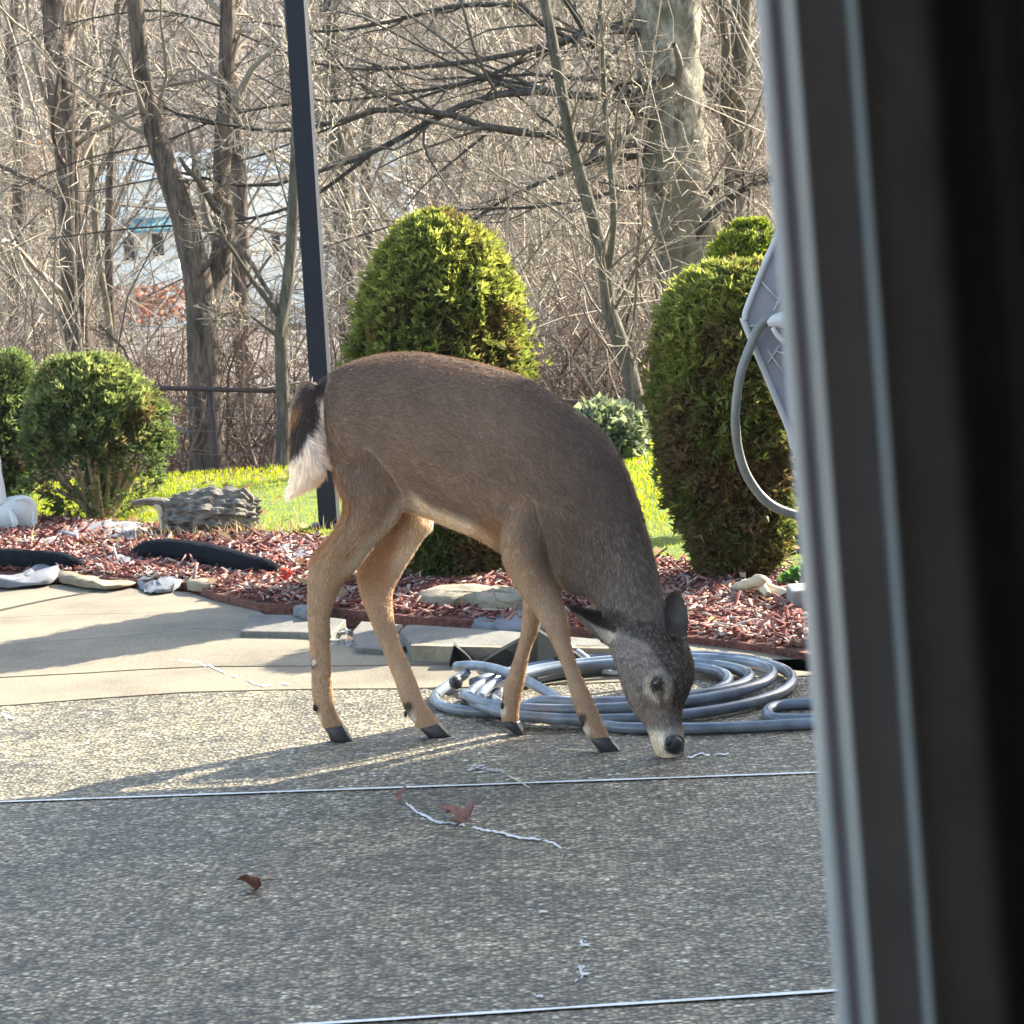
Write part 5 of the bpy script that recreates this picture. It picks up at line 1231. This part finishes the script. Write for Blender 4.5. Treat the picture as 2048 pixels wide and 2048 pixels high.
V, F = join(ws); o = mesh('wires', V, F, M['wire'], fence); o['kind'] = 'stuff'

# ------------------------------------------------------------------ white house far behind
def house():
    Y = 120.0; Y2 = 116.0
    b = A(430, 612, Y); gz0 = b.z - .4
    root = tag(empty('white_house', (b.x, Y, gz0)), 'white-sided house with teal awning seen far away through the bare trees', 'house')
    def P(x, y, d): return A(x, y, d)
    def wall(xl, xr, yt, yb, d, depth=7):
        l = P(xl, yb, d); r = P(xr, yb, d); t = P((xl + xr) / 2, yt, d).z; n_ = max(1, int((t - gz0) / .42))
        w_ = empty('wall', (0, 0, 0)); 
        ac = Acc().box((l.x, d, gz0 - 1), (r.x, d + depth, t)); o = ac.build('wall', M['siding'], root); bpy.data.objects.remove(w_)
        sa = Acc()
        for i in range(n_):
            zz = gz0 + i * (t - gz0) / n_; sa.add([(l.x, d - .05, zz), (r.x, d - .05, zz), (r.x, d - .01, zz + (t - gz0) / n_), (l.x, d - .01, zz + (t - gz0) / n_), (r.x, d - .0, zz), (l.x, d - .0, zz)], [(0, 1, 2, 3), (5, 4, 1, 0)])
        s_ = sa.build('siding_boards', M['siding'], o); s_['kind'] = 'stuff'
        return l.x, r.x, t
    l, r, t = wall(213, 366, 362, 625, Y2, 8)
    ac = Acc(); ac.add([(l - .3, Y2 - .4, t), (r + .3, Y2 - .4, t), (r + .3, Y2 + 4, t + 1.1), (l - .3, Y2 + 4, t + 1.1), (l - .3, Y2 + 8.4, t), (r + .3, Y2 + 8.4, t)], [(0, 1, 2, 3), (3, 2, 5, 4), (0, 3, 4), (1, 5, 2)]); ac.build('roof', M['roof'], root)
    l, r, t = wall(400, 835, 345, 625, Y, 9)
    ac = Acc(); ac.add([(l - .3, Y - .4, t), (r + .3, Y - .4, t), (r + .3, Y + 4.5, t + 1.3), (l - .3, Y + 4.5, t + 1.3), (l - .3, Y + 9.4, t), (r + .3, Y + 9.4, t)], [(0, 1, 2, 3), (3, 2, 5, 4), (0, 3, 4), (1, 5, 2)]); ac.build('roof', M['roof'], root)
    def win(x0, x1, y0, y1, d, mat='glassdark'):
        a_, b_ = P(x0, y1, d), P(x1, y0, d)
        f = Acc().box((a_.x - .06, d - .10, a_.z - .06), (b_.x + .06, d - .056, b_.z + .06)).build('window', M['siding'], root)
        Acc().box((a_.x, d - .112, a_.z), (b_.x, d - .102, b_.z)).build('pane', M[mat], f)
    win(250, 268, 474, 522, Y2); win(307, 326, 466, 512, Y2); win(290, 330, 590, 618, Y2); win(545, 560, 470, 500, Y); win(600, 615, 480, 510, Y); win(430, 445, 500, 540, Y); win(760, 800, 365, 395, Y)
    a_, b_ = P(246, 462, Y2), P(345, 432, Y2)
    Acc().add([(a_.x, Y2 - 1.2, a_.z), (b_.x, Y2 - 1.2, a_.z), (b_.x, Y2 - .06, b_.z), (a_.x, Y2 - .06, b_.z), (a_.x, Y2 - 1.2, a_.z - .12), (b_.x, Y2 - 1.2, a_.z - .12)], [(0, 1, 2, 3), (4, 5, 1, 0), (0, 3, 4), (1, 5, 2)]).build('awning', M['awning'], root)
house()
tp = empty('parked_car', A(88, 588, 100)); tag(tp, 'blue vehicle parked in the distance at the left beyond the trees', 'car')
c = tp.location; gzc = c.z
Acc().box((c.x - .9, 100, gzc + .2), (c.x + .95, 102, gzc + .55)).build('body', M['tarp'], tp, bevel=.08)
Acc().box((c.x - .6, 100.2, gzc + .552), (c.x + .5, 101.8, gzc + .9)).build('cabin', M['glassdark'], tp, bevel=.1)
for s in (-.55, .6):
    V, F = tube1([(c.x + s, 99.95, gzc + .2), (c.x + s, 100.2, gzc + .2)], .2, 14, 1); mesh('wheel', V, F, M['gasket'], tp, True)

# ------------------------------------------------------------------ grey panel with hanging hose at right
Yp = 7.7
pan = tag(empty('hose_hanger', (A(1600, 700, Yp).x, Yp, 0)), 'grey ribbed plastic panel with pale rim tube half hidden by the window frame', 'hose stand')
poly = [(1489, 640), (1496, 610), (1548, 486), (1600, 400), (1760, 380), (1800, 620), (1720, 900), (1600, 905), (1572, 845), (1492, 655)]
pw = [A(x, y, Yp) for x, y in poly]
nP = len(pw); V = [tuple(p) for p in pw] + [(p.x, p.y + .015, p.z) for p in pw]
mesh('panel', V, [tuple(range(nP))[::-1], tuple(range(nP, 2 * nP))] + [(i, (i + 1) % nP, nP + (i + 1) % nP, nP + i) for i in range(nP)], M['plastic'], pan)
V, F = tube1([p + Vector((0, -.006, 0)) for p in pw + pw[:1]], .0085, 10, 5); mesh('rim', V, F, M['plastic_rim'], pan, True)
for a_, b_ in (((1520, 560), (1562, 605)), ((1562, 590), (1535, 650)), ((1495, 653), (1530, 648)), ((1560, 690), (1535, 728)), ((1535, 700), (1570, 750)), ((1562, 600), (1700, 560)), ((1548, 700), (1700, 760))):
    V, F = tube1([A(*a_, Yp - .004), A(*b_, Yp - .004)], .003, 6, 2); mesh('rib', V, F, M['plastic_rim'], pan, True)
pz = A(1700, 905, Yp); Acc().box((pz.x - .02, Yp + .001, 0), (pz.x + .02, Yp + .05, pz.z + .35)).build('leg', M['plastic'], pan)
hh = tag(empty('hanging_hose', (A(1500, 800, Yp).x, Yp - .03, 0)), 'grey hose hanging in a bow from the ribbed panel by the window frame', 'hose')
V, F = tube1([A(x, y, Yp - d) for x, y, d in ((1640, 640, .03), (1580, 625, .035), (1545, 632, .04), (1518, 655, .045), (1500, 695, .05), (1482, 745, .055), (1473, 800, .06), (1471, 850, .06), (1478, 905, .06), (1496, 955, .06), (1530, 1000, .055), (1575, 1025, .05), (1640, 1035, .04), (1720, 1000, .03), (1720, 800, .03))], .0125, 12, 5)
M['hose2'] = simple('hose_olive_grey', (.20, .20, .17), .4, .15, 25, .1, 200)
mesh('hose_tube', V, F, M['hose2'], hh, True)
nz_ = tag(empty('nozzle', A(1560, 650, Yp - .05)), 'white spray nozzle hooked at the top of the hanging hose', 'hose nozzle')
V, F = tube1([A(1535, 648, Yp - .05), A(1550, 642, Yp - .05), A(1575, 640, Yp - .05), A(1610, 650, Yp - .05)], np.array([.008, .018, .022, .016]), 12, 4); mesh('body', V, F, M['white'], nz_, True)
V, F = tube1([A(1545, 655, Yp - .06), A(1556, 672, Yp - .06), A(1570, 685, Yp - .06)], np.array([.006, .007, .006]), 8, 4); mesh('handle', V, F, M['white'], nz_, True)

# ------------------------------------------------------------------ the house we look out of
LEAN = .0225       # the frame itself leans a touch
def profile(name, pts, z0_, z1_, mat, parent, close=False):
    n = len(pts); V = []
    for z in (z0_, z1_):
        for x_, y_ in pts: V.append((x_ - LEAN * (z - 1.3), y_, z))
    F = [(i, (i + 1) % n, n + (i + 1) % n, n + i) for i in range(n)]
    return mesh(name, V, F, mat, parent)
wf = tag(empty('window_frame', (.1, .9, 0)), kind='structure')
K = 1 / FPX
x1_ = 557 * K * .95; y2_ = x1_ / (578 * K); x2_ = 603 * K * y2_; y3_ = x2_ / (631 * K); x3_ = 731 * K * y3_; y4_ = x3_ / (751 * K)
profile('frame_outer', [(x1_, .95), (x1_, y2_), (x2_, y2_), (.13, y2_), (.13, .95)], .05, 2.3, M['vinyl'], wf)
profile('frame_face', [(x1_ + .0006, y2_ - .0012), (x2_ - .0004, y2_ - .0012), (x2_ - .0004, y2_ - .0004), (x1_ + .0006, y2_ - .0004)], .05, 2.3, M['vinyl_in'], wf)
profile('frame_middle', [(x2_, y2_ - .001), (x2_, y3_), (.14, y3_), (.14, y2_ - .001)], .05, 2.3, M['vinyl'], wf)
profile('gasket', [(x2_ + .0004, y3_ - .0012), (x3_ - .0006, y3_ - .0012), (x3_ - .0006, y3_ - .0004), (x2_ + .0004, y3_ - .0004)], .05, 2.3, M['gasket'], wf)
profile('frame_inner', [(x3_, y3_ - .001), (x3_, y4_), (x3_ + .003, y4_ - .0), (.16, y4_), (.16, y3_ - .001)], .05, 2.3, M['vinyl'], wf)
profile('gasket', [(x3_ + .0006, y4_ - .0012), (.16, y4_ - .0012), (.16, y4_ - .0004), (x3_ + .0006, y4_ - .0004)], .05, 2.3, M['gasket'], wf)
# pane
m_, t, out = new_mat('window_glass')
tr = N(t, 'ShaderNodeBsdfTransparent'); gl = N(t, 'ShaderNodeBsdfGlossy', i_Roughness=.02); fr_ = N(t, 'ShaderNodeFresnel', i_IOR=1.45); mx = N(t, 'ShaderNodeMixShader')
tr.inputs[0].default_value = (.97, .985, .98, 1)
t.links.new(fr_.outputs[0], mx.inputs[0]); t.links.new(tr.outputs[0], mx.inputs[1]); t.links.new(gl.outputs[0], mx.inputs[2]); t.links.new(mx.outputs[0], out.inputs[0])
M['pane'] = m_
Acc().box((-1.3, .932, .06), (.12, .938, 2.2)).build('pane', m_, wf)
profile('frame_left', [(-1.36, .95), (-1.28, .95), (-1.28, .87), (-1.36, .87)], .05, 2.3, M['vinyl'], wf)
# curtain
cu = empty('curtain', (.2, .78, 0)); tag(cu, 'black curtain hanging in folds inside the window at the right', 'curtain')
n = 160; V, F = [], []
for z in np.linspace(.02, 2.32, 12):
    for i in range(n):
        s = i / (n - 1); xx = .1025 + s * .55 ; V.append((xx - LEAN * (z - 1.3) * 1.05 + .002 * math.sin(z * 2 + s * 9), .795 + .009 * math.sin(s * 62 + 2.6 + .5 * math.sin(z * 1.3)) + .004 * math.sin(s * 150), z))
for r_ in range(11):
    for i in range(n - 1): a_ = r_ * n + i; F.append((a_, a_ + 1, a_ + n + 1, a_ + n))
mesh('cloth', V, F, M['curtain'], cu, True)
V, F = tube1([(-1.6, .78, 2.34), (.9, .78, 2.34)], .012, 10, 2); mesh('rod', V, F, M['gasket'], cu, True)
# room and outer walls
hw = tag(empty('house_wall', (0, 1, 0)), kind='structure')
def wallbox(a_, b_, mat='room', nm='wall_panel'): Acc().box(a_, b_).build(nm, M[mat], hw)
wallbox((.135, .96, -.3), (XR - .01, 1.05, 3.0), 'extwall'); wallbox((-6, .96, -.3), (-1.37, 1.05, 3.0), 'extwall'); wallbox((-1.369, .96, 2.31), (.134, 1.05, 3.0), 'extwall'); wallbox((-1.369, .955, -.3), (.134, 1.052, .045), 'extwall')
wallbox((.17, .88, .05), (3.0, .955, 2.6)); wallbox((-3, .88, .05), (-1.375, .955, 2.6)); wallbox((-1.374, .875, 2.32), (.169, .955, 2.6))
tag(Acc().box((-3.1, -4, 0), (3.1, .954, .04)).build('floor', M['room']), kind='structure')
tag(Acc().box((-3.1, -4, 2.61), (3.1, .954, 2.7)).build('ceiling', M['room']), kind='structure')
for nm, a_, b_ in (('wall_left', (-3.1, -4, .041), (-3.005, -3.2, 2.609)), ('wall_left', (-3.1, -.4, .041), (-3.005, .87, 2.609)), ('wall_left', (-3.1, -3.199, .041), (-3.005, -.401, .7)), ('wall_left', (-3.1, -3.199, 2.3), (-3.005, -.401, 2.609)), ('wall_right', (3.005, -4, .041), (3.1, .87, 2.609)), ('wall_back', (-3.0, -4.1, .041), (3.0, -4.0, 2.609))):  # opening left in the unseen left wall, added to light the curtain
    tag(Acc().box(a_, b_).build(nm, M['room']), kind='structure')
# wing of the house at the right that shades the near patio
e0 = G(1525, 1345); e1 = G(1065, 1468)
sdir = Vector((SUN_AZ.x, SUN_AZ.y))
# edge of its shadow runs along the sun direction through the front hoofs
ep = G(800, 1526); tt = (4.65 - ep.x) / sdir.x; cy = ep.y + sdir.y * tt
wing = tag(empty('house_wing', (5.6, 5, 0)), kind='structure')
Acc().box((4.65, -6, -.3), (8.6, cy, 5.6)).build('wall_panel', M['extwall'], wing)
Acc().add([(4.66, -6.3, 5.61), (8.9, -6.3, 5.61), (8.9, cy, 5.61), (4.66, cy, 5.61), (6.65, -6.3, 6.8), (6.65, cy, 6.8)], [(0, 3, 5, 4), (1, 4, 5, 2), (0, 4, 1), (3, 2, 5), (0, 1, 2, 3)]).build('roof_panel', M['roof'], wing)
print('SCENE BUILT', sum(len(o.data.polygons) for o in bpy.data.objects if o.type == 'MESH'))
